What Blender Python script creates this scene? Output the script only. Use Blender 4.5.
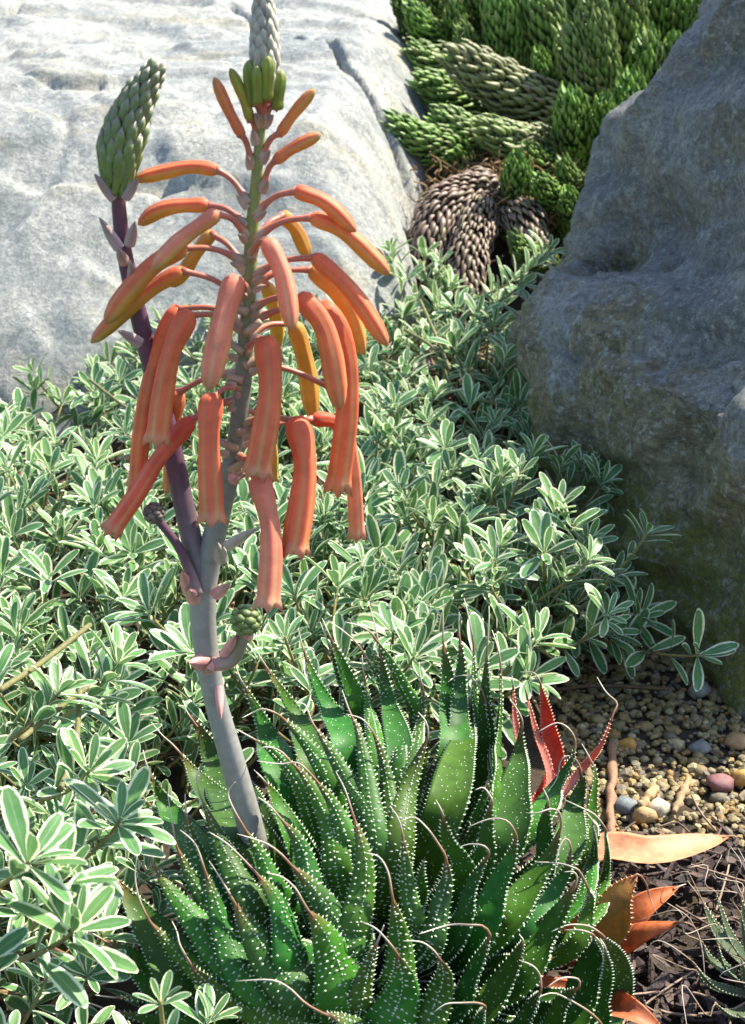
import bpy, bmesh, math, random
import numpy as np
from mathutils import Vector, Matrix, noise as mn
random.seed(7); rng = np.random.default_rng(7)
S = bpy.context.scene; COL = S.collection
for o in list(bpy.data.objects): bpy.data.objects.remove(o)
R = math.radians

# ---------------------------------------------------------------- camera, sky, sun, exposure
CAM = np.array([0.0, -0.39, 0.34]); PITCH = 24.0; HALF = 18.0; W_, H_ = 745, 1024
cd = bpy.data.cameras.new('camera'); cam = bpy.data.objects.new('camera', cd); COL.objects.link(cam)
cam.location = CAM; cam.rotation_euler = (R(90 - PITCH), 0, 0)
cd.sensor_fit = 'VERTICAL'; cd.sensor_height = 24; cd.lens = 12 / math.tan(R(HALF))
cd.clip_start = 0.01; cd.clip_end = 500; S.camera = cam
cd.dof.use_dof = True; cd.dof.focus_distance = .50; cd.dof.aperture_fstop = 30
S.render.resolution_x, S.render.resolution_y = W_, H_
SUN_AZ, SUN_EL = 61.0, 51.0          # azimuth from +y towards +x
world = bpy.data.worlds.new('World'); S.world = world; world.use_nodes = True
nt = world.node_tree; sky = nt.nodes.new('ShaderNodeTexSky'); sky.sky_type = 'NISHITA'; sky.sun_disc = False
sky.sun_elevation = R(SUN_EL); sky.sun_rotation = R(SUN_AZ)
nt.links.new(sky.outputs[0], nt.nodes['Background'].inputs[0]); nt.nodes['Background'].inputs[1].default_value = 0.13
sd = bpy.data.lights.new('sun', 'SUN'); sd.energy = 5.0; sd.angle = R(0.5); sd.color = (1, .93, .79)
sun = bpy.data.objects.new('sun', sd); COL.objects.link(sun)
sdir = Vector((math.sin(R(SUN_AZ)) * math.cos(R(SUN_EL)), math.cos(R(SUN_AZ)) * math.cos(R(SUN_EL)), math.sin(R(SUN_EL))))
sun.rotation_euler = sdir.to_track_quat('Z', 'Y').to_euler(); sun.location = sdir * 3
S.view_settings.view_transform = 'Standard'; S.view_settings.look = 'None'
S.view_settings.exposure = 1.30; S.view_settings.gamma = 1

# ---------------------------------------------------------------- helpers
FWD = np.array([0, math.cos(R(PITCH)), -math.sin(R(PITCH))]); UP = np.array([0, math.sin(R(PITCH)), math.cos(R(PITCH))]); RT = np.array([1., 0, 0])
TH = math.tan(R(HALF)) / 512
def ray(px, py): return FWD + RT * (px - 372.5) * TH + UP * (512 - py) * TH
def at_y(px, py, y):
    d = ray(px, py); return CAM + d * (y - CAM[1]) / d[1]
def at_z(px, py, z):
    d = ray(px, py); return CAM + d * (z - CAM[2]) / d[2]
def pxm(p): return float(np.dot(np.asarray(p) - CAM, FWD)) * TH
def proj(p):
    v = np.asarray(p) - CAM; k = np.dot(v, FWD)
    if k <= 0.01: return (-9999, -9999)
    return (372.5 + np.dot(v, RT) / k / TH, 512 - np.dot(v, UP) / k / TH)
def unit(v):
    v = np.asarray(v, float); n = np.linalg.norm(v); return v / n if n > 1e-12 else np.array([0, 0, 1.])
def spline(P, n):
    P = np.asarray(P, float)
    if len(P) == 2: return np.array([P[0] + (P[1] - P[0]) * t for t in np.linspace(0, 1, n)])
    E = np.vstack([2 * P[0] - P[1], P, 2 * P[-1] - P[-2]]); out = []
    for a in range(1, len(E) - 2):
        p0, p1, p2, p3 = E[a - 1], E[a], E[a + 1], E[a + 2]
        for t in np.linspace(0, 1, 12, endpoint=False):
            out.append(.5 * (2 * p1 + (p2 - p0) * t + (2 * p0 - 5 * p1 + 4 * p2 - p3) * t * t + (3 * p1 - p0 - 3 * p2 + p3) * t ** 3))
    out.append(P[-1]); out = np.array(out)
    s = np.concatenate([[0], np.cumsum(np.linalg.norm(np.diff(out, axis=0), axis=1))])
    q = np.linspace(0, s[-1], n); return np.stack([np.interp(q, s, out[:, k]) for k in range(3)], 1)
def tangents(C):
    T = np.gradient(C, axis=0); return T / np.maximum(np.linalg.norm(T, axis=1, keepdims=True), 1e-9)
def frames(C, n_at, i0):
    T = tangents(C); N = [None] * len(C)
    N[i0] = unit(n_at - T[i0] * np.dot(n_at, T[i0]))
    for i in range(i0 + 1, len(C)): N[i] = unit(N[i - 1] - T[i] * np.dot(N[i - 1], T[i]))
    for i in range(i0 - 1, -1, -1): N[i] = unit(N[i + 1] - T[i] * np.dot(N[i + 1], T[i]))
    N = np.array(N); return T, N, np.cross(T, N)

class MB:
    def __init__(s): s.v = []; s.f = []; s.c = []; s.u = []; s.n = 0
    def add(s, V, F, c=None, uv=None):
        V = np.asarray(V, float); k = len(V); o = s.n
        s.v.append(V); s.f.extend([tuple(i + o for i in f) for f in F]); s.n += k
        c = np.ones((k, 3)) if c is None else np.asarray(c, float)
        s.c.append(np.tile(c, (k, 1)) if c.ndim == 1 else c)
        s.u.append(np.zeros((k, 2)) if uv is None else uv)
    def mesh(s, name, mat, smooth=True):
        V = np.vstack(s.v); me = bpy.data.meshes.new(name); me.from_pydata(V.tolist(), [], s.f)
        C = np.ones((len(V), 4), np.float32); C[:, :3] = np.vstack(s.c)
        a = me.color_attributes.new('Col', 'FLOAT_COLOR', 'POINT'); a.data.foreach_set('color', C.ravel())
        U = np.zeros((len(V), 3), np.float32); U[:, :2] = np.vstack(s.u)
        a = me.attributes.new('lv', 'FLOAT_VECTOR', 'POINT'); a.data.foreach_set('vector', U.ravel())
        if smooth: me.polygons.foreach_set('use_smooth', [True] * len(me.polygons))
        me.materials.append(M[mat]); return me
    def build(s, name, mat, parent=None, smooth=True): return link(name, s.mesh(name, mat, smooth), parent)
ROOT = {}
def link(name, me, parent=None, M4=None):
    o = bpy.data.objects.new(name, me); COL.objects.link(o)
    if parent is not None:
        o.parent = parent
        if parent.name in ROOT: o.matrix_parent_inverse = Matrix.Translation(-Vector(ROOT[parent.name]))
    if M4 is not None: o.matrix_basis = M4
    return o
def thing(name, label, cat, loc, group=None):
    o = bpy.data.objects.new(name, None); COL.objects.link(o); o.location = loc; o.empty_display_size = .01
    ROOT[o.name] = tuple(loc); tag(o, label, cat, group); return o
def tag(o, label=None, cat=None, group=None, kind=None):
    for k, v in (('label', label), ('category', cat), ('group', group), ('kind', kind)):
        if v: o[k] = v
    return o
def tube(mb, C, r, seg=8, c=(1, 1, 1), nat=None, caps=True):
    C = np.asarray(C); n = len(C); r = np.broadcast_to(np.asarray(r, float), (n,))
    T, N, B = frames(C, np.array([.3, -.8, .5]) if nat is None else nat, 0)
    V = []
    for i in range(n):
        for k in range(seg):
            a = 2 * math.pi * k / seg; V.append(C[i] + r[i] * (N[i] * math.cos(a) + B[i] * math.sin(a)))
    F = [(i * seg + k, i * seg + (k + 1) % seg, (i + 1) * seg + (k + 1) % seg, (i + 1) * seg + k) for i in range(n - 1) for k in range(seg)]
    if caps: F += [tuple(range(seg))[::-1], tuple((n - 1) * seg + k for k in range(seg))]
    c = np.asarray(c, float)
    if c.ndim == 2: c = np.repeat(c, seg, axis=0)
    mb.add(V, F, c)
OCT_F = [(0, 2, 4), (2, 1, 4), (1, 3, 4), (3, 0, 4), (2, 0, 5), (1, 2, 5), (3, 1, 5), (0, 3, 5)]
def bump(mb, p, x, y, z, c):      # small bead with half axes x, y, z
    mb.add([p - x, p + x, p - y, p + y, p + z, p - z * .3], OCT_F, c)
def ico(sub):
    bm = bmesh.new(); bmesh.ops.create_icosphere(bm, subdivisions=sub, radius=1)
    V = np.array([v.co[:] for v in bm.verts]); F = [tuple(v.index for v in f.verts) for f in bm.faces]; bm.free(); return V, F
ICO1, ICO2 = ico(1), ico(2)
def fbm(p, sc, oct=4): return mn.fractal(Vector(p) * sc, 1.0, 2.0, oct)

# ---------------------------------------------------------------- materials
M = {}
def mat(name):
    m = bpy.data.materials.new(name); m.use_nodes = True; M[name] = m
    t = m.node_tree; return m, t, t.nodes, t.links, t.nodes['Principled BSDF']
def nd(t, typ, **kw):
    n = t.nodes.new(typ)
    for k, v in kw.items(): setattr(n, k, v)
    return n
def ramp(t, src, stops):
    r = nd(t, 'ShaderNodeValToRGB'); e = r.color_ramp.elements
    while len(e) < len(stops): e.new(.5)
    for q, (p, c) in zip(e, stops): q.position = p; q.color = (*c, 1) if len(c) == 3 else c
    t.links.new(src, r.inputs[0]); return r.outputs[0]
def noi(t, scale, detail=4, rough=.6, vec=None, dist=0):
    n = nd(t, 'ShaderNodeTexNoise'); n.inputs['Scale'].default_value = scale; n.inputs['Detail'].default_value = detail
    n.inputs['Roughness'].default_value = rough; n.inputs['Distortion'].default_value = dist
    if vec is None:
        g = nd(t, 'ShaderNodeNewGeometry'); vec = g.outputs['Position']
    t.links.new(vec, n.inputs['Vector']); return n.outputs[0]
def mixc(t, f, a, b, mode='MIX'):
    n = nd(t, 'ShaderNodeMix', data_type='RGBA', blend_type=mode)
    for s_, v in ((n.inputs[0], f), (n.inputs[6], a), (n.inputs[7], b)):
        if hasattr(v, 'default_value'): t.links.new(v, s_)
        elif isinstance(v, (int, float)): s_.default_value = v
        else: s_.default_value = (*v, 1)
    return n.outputs[2]
def mth(t, op, a, b=0, clamp=False):
    n = nd(t, 'ShaderNodeMath', operation=op, use_clamp=clamp)
    for s_, v in ((n.inputs[0], a), (n.inputs[1], b)):
        if hasattr(v, 'default_value'): t.links.new(v, s_)
        else: s_.default_value = v
    return n.outputs[0]
def bumpn(t, h, strength, dist, bsdf, prev=None):
    b = nd(t, 'ShaderNodeBump'); b.inputs['Strength'].default_value = strength; b.inputs['Distance'].default_value = dist
    t.links.new(h, b.inputs['Height'])
    if prev: t.links.new(prev, b.inputs['Normal'])
    t.links.new(b.outputs[0], bsdf.inputs['Normal']); return b.outputs[0]
def vcol_mat(name, rough=.5, var=.25, nscale=400, sss=0, transl=0, bstr=0, bscale=800, bdist=.0004, spec=.5):
    m, t, N, L, b = mat(name)
    a = nd(t, 'ShaderNodeVertexColor', layer_name='Col')
    n = noi(t, nscale, 3)
    v = ramp(t, n, [(.25, (1 - var,) * 3), (.75, (1 + var,) * 3)])
    c = mixc(t, 1.0, a.outputs[0], v, 'MULTIPLY'); L.new(c, b.inputs['Base Color'])
    b.inputs['Roughness'].default_value = rough; b.inputs['Specular IOR Level'].default_value = spec
    if sss:
        b.inputs['Subsurface Weight'].default_value = sss; b.inputs['Subsurface Radius'].default_value = (.004, .004, .002); b.inputs['Subsurface Scale'].default_value = .6
    if bstr: bumpn(t, noi(t, bscale, 4), bstr, bdist, b)
    if transl:
        tr = nd(t, 'ShaderNodeBsdfTranslucent'); L.new(c, tr.inputs[0]); mx = nd(t, 'ShaderNodeMixShader'); mx.inputs[0].default_value = transl
        L.new(b.outputs[0], mx.inputs[1]); L.new(tr.outputs[0], mx.inputs[2]); L.new(mx.outputs[0], N['Material Output'].inputs[0])
    return m
vcol_mat('aloe_leaf', .52, .3, 260, spec=.22, transl=.08, bstr=.25, bscale=900, bdist=.0002)
vcol_mat('white_horn', .5, .08, 900)
vcol_mat('dry_leaf', .55, .3, 300, transl=.38, bstr=.5, bscale=500, bdist=.0004)
vcol_mat('flower', .56, .16, 220, spec=.32, transl=.30, bstr=.25, bscale=700, bdist=.0002)
vcol_mat('stalk', .45, .18, 350, bstr=.2, bscale=900, bdist=.0002)
vcol_mat('bud', .5, .2, 500)
vcol_mat('woody', .75, .3, 600, bstr=.5, bscale=900, bdist=.0005)
vcol_mat('scale_leaf', .46, .3, 350, bstr=.2, bscale=900, bdist=.0003)
vcol_mat('stone', .7, .28, 500, bstr=.5, bscale=700, bdist=.0006)
vcol_mat('bark', .85, .4, 350, bstr=.7, bscale=600, bdist=.001)
# variegated leaf: green blade, cream margin
m, t, N, L, b = mat('variegated')
a = nd(t, 'ShaderNodeAttribute', attribute_name='lv'); sx = nd(t, 'ShaderNodeSeparateXYZ'); L.new(a.outputs['Vector'], sx.inputs[0])
au = mth(t, 'ABSOLUTE', sx.outputs[0]); tipv = mth(t, 'MULTIPLY', mth(t, 'SUBTRACT', sx.outputs[1], .88), 8)
rim = mth(t, 'MAXIMUM', au, tipv); nn = noi(t, 260, 3)
rim = mth(t, 'ADD', rim, mth(t, 'MULTIPLY', mth(t, 'SUBTRACT', nn, .5), .34))
vc = nd(t, 'ShaderNodeVertexColor', layer_name='Col')
green = mixc(t, ramp(t, noi(t, 120, 3), [(.3, (0, 0, 0)), (.7, (1, 1, 1))]), (.075, .195, .058), (.15, .30, .11))
midrib = mth(t, 'LESS_THAN', au, .07); green = mixc(t, mth(t, 'MULTIPLY', midrib, .35), green, (.3, .45, .25))
blade = mixc(t, ramp(t, rim, [(.64, (0, 0, 0)), (.80, (1, 1, 1))]), green, (.80, .82, .62))
blade = mixc(t, 1.0, blade, vc.outputs[0], 'MULTIPLY')
L.new(blade, b.inputs['Base Color']); b.inputs['Roughness'].default_value = .42; b.inputs['Specular IOR Level'].default_value = .4
bumpn(t, noi(t, 700, 3), .25, .0003, b)
tr = nd(t, 'ShaderNodeBsdfTranslucent'); L.new(blade, tr.inputs[0]); mx = nd(t, 'ShaderNodeMixShader'); mx.inputs[0].default_value = .3
L.new(b.outputs[0], mx.inputs[1]); L.new(tr.outputs[0], mx.inputs[2]); L.new(mx.outputs[0], N['Material Output'].inputs[0])
# pale slab
m, t, N, L, b = mat('pale_rock')
g = nd(t, 'ShaderNodeNewGeometry'); mp = nd(t, 'ShaderNodeMapping'); mp.inputs['Rotation'].default_value = (0, 0, R(25)); mp.inputs['Scale'].default_value = (1, 2.6, 2.0)
L.new(g.outputs['Position'], mp.inputs[0])
c = mixc(t, ramp(t, noi(t, 7, 6, .65, mp.outputs[0], .6), [(.36, (0, 0, 0)), (.62, (1, 1, 1))]), (.34, .355, .345), (.60, .585, .52))
c = mixc(t, ramp(t, noi(t, 11, 5, .7, mp.outputs[0]), [(.52, (0, 0, 0)), (.66, (.8,) * 3)]), c, (.50, .43, .29))
c = mixc(t, ramp(t, noi(t, 260, 5, .75), [(.40, (0, 0, 0)), (.64, (1, 1, 1))]), mixc(t, .6, c, (.12, .15, .165)), c)
c = mixc(t, ramp(t, noi(t, 90, 5, .8), [(.57, (0, 0, 0)), (.66, (.8,) * 3)]), c, (.66, .65, .6))
c = mixc(t, ramp(t, noi(t, 620, 4, .8), [(.42, (0, 0, 0)), (.58, (1, 1, 1))]), mixc(t, .4, c, (.13, .15, .16)), c)
L.new(c, b.inputs['Base Color']); b.inputs['Roughness'].default_value = .8
n1 = bumpn(t, noi(t, 45, 8, .7, mp.outputs[0]), .5, .0035, b); bumpn(t, noi(t, 260, 6, .8), .9, .0022, b, n1)
# dark boulder
m, t, N, L, b = mat('dark_rock')
g = nd(t, 'ShaderNodeNewGeometry'); mp = nd(t, 'ShaderNodeMapping'); mp.inputs['Rotation'].default_value = (R(20), R(-28), R(0)); mp.inputs['Scale'].default_value = (1, 1.4, 3.4)
L.new(g.outputs['Position'], mp.inputs[0]); sz = nd(t, 'ShaderNodeSeparateXYZ'); L.new(g.outputs['Position'], sz.inputs[0])
c = mixc(t, ramp(t, noi(t, 12, 7, .7, mp.outputs[0], .5), [(.36, (0, 0, 0)), (.62, (1, 1, 1))]), (.23, .245, .235), (.48, .485, .45))
ol = mixc(t, ramp(t, noi(t, 75, 7, .8, mp.outputs[0]), [(.40, (0, 0, 0)), (.60, (1, 1, 1))]), (.15, .13, .055), (.46, .40, .22))
hgt = mth(t, 'ADD', mth(t, 'MULTIPLY', sz.outputs[2], -6.2), mth(t, 'MULTIPLY', noi(t, 16, 6, .65), 1.6))
c = mixc(t, ramp(t, hgt, [(.02, (0, 0, 0)), (.12, (.92,) * 3)]), c, ol)
c = mixc(t, ramp(t, noi(t, 17, 6, .75), [(.48, (0, 0, 0)), (.60, (.85,) * 3)]), c, ol)
hm = mth(t, 'ADD', mth(t, 'MULTIPLY', sz.outputs[2], -9), mth(t, 'MULTIPLY', noi(t, 22, 6, .7), 1.7))
c = mixc(t, ramp(t, hm, [(.18, (0, 0, 0)), (.48, (.85,) * 3)]), c, (.30, .33, .04))
c = mixc(t, ramp(t, noi(t, 330, 7, .9), [(.43, (0, 0, 0)), (.57, (1, 1, 1))]), mixc(t, .6, c, (.06, .062, .052)), c)
c = mixc(t, ramp(t, noi(t, 170, 6, .9), [(.54, (0, 0, 0)), (.60, (.85,) * 3)]), c, (.55, .55, .50))
L.new(c, b.inputs['Base Color']); b.inputs['Roughness'].default_value = .72
n1 = bumpn(t, noi(t, 40, 8, .75, mp.outputs[0], .4), 1.0, .012, b); bumpn(t, noi(t, 420, 6, .8), .9, .0025, b, n1)
# soil
m, t, N, L, b = mat('soil')
c = mixc(t, ramp(t, noi(t, 60, 6, .7), [(.3, (0, 0, 0)), (.7, (1, 1, 1))]), (.030, .022, .015), (.10, .07, .04))
L.new(c, b.inputs['Base Color']); b.inputs['Roughness'].default_value = .95; bumpn(t, noi(t, 180, 7, .75), 1, .005, b)

# ---------------------------------------------------------------- ground
def zg(x, y):
    z = float(np.interp(y, [-60, .40, .50, .58, .64, .8, .95, 1.4, 3, 12, 60], [0, 0, .012, .035, .065, .115, .165, .30, .6, 1.0, 1.4]))
    return z + .004 * mn.noise(Vector((x * 18, y * 18, 0)))
def axis(lo, hi, step, far):
    inner = np.arange(lo, hi + 1e-6, step); k = step * 2 ** np.arange(1, 14); k = np.cumsum(k); k = k[k < far]
    return np.concatenate([(lo - k)[::-1], inner, hi + k])
gx, gy = axis(-.8, .8, .014, 60), axis(-.5, 1.4, .014, 60)
V = [(x, y, zg(x, y)) for y in gy for x in gx]; nx = len(gx)
F = [(j * nx + i, j * nx + i + 1, (j + 1) * nx + i + 1, (j + 1) * nx + i) for j in range(len(gy) - 1) for i in range(nx - 1)]
mb = MB(); mb.add(V, F); ground = tag(mb.build('ground', 'soil'), kind='structure')

# ---------------------------------------------------------------- pale slab boulder
def seg_d(px, py, A):
    best = 9e9
    for (x0, y0), (x1, y1) in zip(A[:-1], A[1:]):
        dx, dy = x1 - x0, y1 - y0; q = max(0, min(1, ((px - x0) * dx + (py - y0) * dy) / (dx * dx + dy * dy)))
        best = min(best, math.hypot(px - x0 - q * dx, py - y0 - q * dy))
    return best
def slab_base(y): return float(np.interp(y, [.40, .455, .50, .55, .60, .625, .67, .80, 1.0, 1.3, 1.9, 2.3], [-.12, -.01, .048, .102, .152, .166, .175, .188, .214, .27, .36, .1]))
def crack(pts): return [tuple(at_y(px, py, yy)[:2]) for px, py, yy in pts]
def onslab(px, py):
    for y in np.arange(.45, 1.6, .004):
        p = at_y(px, py, y)
        if p[2] <= slab_base(y): return p[:2]
    return p[:2]
CR = [([onslab(*q) for q in ((283, 32), (300, 42), (330, 52), (345, 64), (372, 74), (410, 84))], .014, .0042),
      ([onslab(*q) for q in ((-30, 28), (8, 15), (34, 2), (45, -8))], .02, .007),
      ([onslab(*q) for q in ((20, 86), (62, 96), (100, 92))], .007, .005),
      ([onslab(*q) for q in ((120, 185), (150, 188), (185, 183))], .008, .0045),
      ([onslab(*q) for q in ((230, 8), (250, 16), (262, 30))], .008, .0045)]
def slab_xr(y): return .036 + .012 * math.sin(y * 17) - .02 * max(0, .55 - y) / .1 + .07 * max(0, y - .72)
sx_ = np.concatenate([np.linspace(-1.3, -.52, 40)[:-1], np.arange(-.52, .085, .0026)])
sy_ = np.concatenate([np.arange(.41, 1.02, .0026), np.linspace(1.02, 2.3, 60)[1:]])
V = []
for y in sy_:
    zb = slab_base(y); xr = slab_xr(y)
    for x in sx_:
        p = Vector((x, y, 0)); z = zb
        z += .014 * mn.fractal(p * 3.5, 1, 2, 2) + .0035 * mn.fractal(Vector((x * 9 + y * 5, y * 20, 3)), 1, 2, 4) + .0022 * mn.fractal(p * 55, .9, 2, 4)
        tr_ = mn.noise(Vector((x * 13 - y * 9, y * 30 + x * 6, 7)))
        z += .005 * max(-.5, min(.5, tr_ * 7)) + .004 * max(-.5, min(.5, mn.noise(Vector((x * 7 + y * 4, y * 11 - x * 8, 2))) * 9))                     # thin broken layers
        z += .07 * max(0, -x - .15) * (1 if y > .5 else 0) * .3
        e = x - (xr - .07 + .012 * mn.noise(Vector((0, y * 9, 1))))
        if e > 0: z -= (e / .07) ** 2.2 * .075 + max(0, e - .07) * 2.2
        if y < 1.15 and x > -.52:
            for A, dep, wid in CR:
                d = seg_d(x, y, A)
                if d < wid * 2: z -= dep * max(0, 1 - d / wid)
        V.append((x, y, z))
nx = len(sx_); F = [(j * nx + i, j * nx + i + 1, (j + 1) * nx + i + 1, (j + 1) * nx + i) for j in range(len(sy_) - 1) for i in range(nx - 1)]
mb = MB(); mb.add(V, F); tag(mb.build('boulder', 'pale_rock'), 'large pale sunlit flat-topped slab of rock behind the orange flowers', 'boulder')

# ---------------------------------------------------------------- dark boulder (two lumps grown together)
def hull(pts):
    bm = bmesh.new()
    for p in pts: bm.verts.new(p)
    r = bmesh.ops.convex_hull(bm, input=bm.verts)
    bmesh.ops.delete(bm, geom=[v for v in bm.verts if not v.link_faces], context='VERTS')
    me = bpy.data.meshes.new('h'); bm.to_mesh(me); bm.free(); return me
Q = at_y
lower = [Q(512, 338, .37), Q(520, 372, .37), Q(545, 470, .36), Q(585, 585, .285), Q(660, 650, .225), Q(745, 720, .165), Q(800, 745, .16),
         Q(590, 222, .44), Q(545, 285, .40), Q(640, 352, .30), Q(745, 420, .185), Q(830, 430, .175), Q(860, 740, .2), Q(640, 250, .40), Q(760, 300, .25), Q(880, 270, .28),
         Q(590, 600, .5), Q(560, 420, .52), (.42, .27, -.02), (.45, .6, -.02), (.1, .6, -.02), (.42, .36, .18), (.2, .62, .10)]
upper = [Q(592, 205, .45), Q(612, 158, .46), Q(668, 112, .475), Q(692, 66, .49), Q(722, -4, .51), Q(745, -60, .52), Q(600, 262, .42), Q(650, 260, .36), Q(700, 290, .32),
         Q(672, 165, .42), Q(745, 180, .31), Q(745, 330, .25), Q(850, 120, .33), Q(880, 300, .28), Q(860, -80, .47), (.30, .52, .42), (.31, .315, .36), (.40, .36, .38), (.46, .66, .40), (.45, .7, .26), (.42, .38, .1), (.45, .75, .0), (.12, .62, .02), Q(690, 150, .6)]
bmj = bmesh.new()
for pts in (lower, upper):
    me = hull([Vector(p) for p in pts]); bmj.from_mesh(me); bpy.data.meshes.remove(me)
me = bpy.data.meshes.new('boulder'); bmj.to_mesh(me); bmj.free()
bo = bpy.data.objects.new('boulder', me); COL.objects.link(bo)
md = bo.modifiers.new('r', 'REMESH'); md.mode = 'VOXEL'; md.voxel_size = .0045
md = bo.modifiers.new('s', 'SMOOTH'); md.iterations = 2; md.factor = .5
dg = bpy.context.evaluated_depsgraph_get(); me2 = bpy.data.meshes.new_from_object(bo.evaluated_get(dg)); bo.modifiers.clear(); bo.data = me2
co = np.empty(len(me2.vertices) * 3); me2.vertices.foreach_get('co', co); co = co.reshape(-1, 3)
no = np.empty(len(me2.vertices) * 3); me2.vertices.foreach_get('normal', no); no = no.reshape(-1, 3)
DENT = [(Vector(Q(622, 228, .405)), .042, .030), (Vector(Q(690, 415, .225)), .045, .016), (Vector(Q(735, 560, .2)), .04, .012), (Vector(Q(700, 210, .36)), .05, .014), (Vector(Q(610, 470, .3)), .05, .012)]
GROOVE = [([Vector(Q(*q)) for q in ((592, 225, .43), (604, 285, .40), (632, 330, .335), (640, 372, .30))], .012, .012), ([Vector(Q(*q)) for q in ((636, 345, .31), (690, 330, .28), (760, 312, .25))], .014, .014),
          ([Vector(Q(*q)) for q in ((606, 168, .455), (668, 175, .42), (745, 130, .34))], .012, .009), ([Vector(Q(*q)) for q in ((590, 520, .31), (640, 560, .25), (700, 600, .21))], .008, .009), ([Vector(Q(*q)) for q in ((660, 250, .37), (720, 260, .31), (760, 230, .29))], .010, .008)]
def gdist(p, A):
    b = 9
    for a0, a1 in zip(A[:-1], A[1:]):
        e = a1 - a0; q = max(0, min(1, (p - a0).dot(e) / e.length_squared)); b = min(b, (p - a0 - e * q).length)
    return b
rotm = Matrix.Rotation(R(32), 3, 'Y')
for i in range(len(co)):
    p = Vector(co[i]); q = rotm @ p; q = Vector((q.x * 6, q.y * 9, q.z * 22))
    d = .006 * mn.fractal(p * 9, 1, 2, 2) + .005 * mn.fractal(q, .9, 2, 4) + .003 * mn.fractal(p * 60, .8, 2, 4)
    d += .008 * max(-.5, min(.5, mn.noise(q * .9 + Vector((5, 2, 1))) * 8)) + .006 * max(-.5, min(.5, mn.noise(p * 26) * 6))
    for dc, dr, da in DENT:
        k = (p - dc).length / dr
        if k < 1: d -= da * (1 - k * k) ** 1.3
    if p.y < .5 and p.x < .26:
        pw = p + Vector((mn.noise(p * 40), mn.noise(p * 40 + Vector((9, 0, 0))), mn.noise(p * 40 + Vector((0, 9, 0))))) * .006
        for A, gw, ga in GROOVE:
            k = gdist(pw, A) / (gw * 1.6)
            if k < 1: d -= ga * (1 - k) ** 1.2
    if p.y < .45: d += .005 * (abs(mn.noise(q * .7 + Vector((1, 8, 3)))) * 3 - .6)
    co[i] += no[i] * d
me2.vertices.foreach_set('co', co.ravel()); me2.polygons.foreach_set('use_smooth', [True] * len(me2.polygons)); me2.materials.clear(); me2.materials.append(M['dark_rock'])
tag(bo, 'big dark grey mossy boulder in shade above the gravel', 'boulder')

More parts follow.
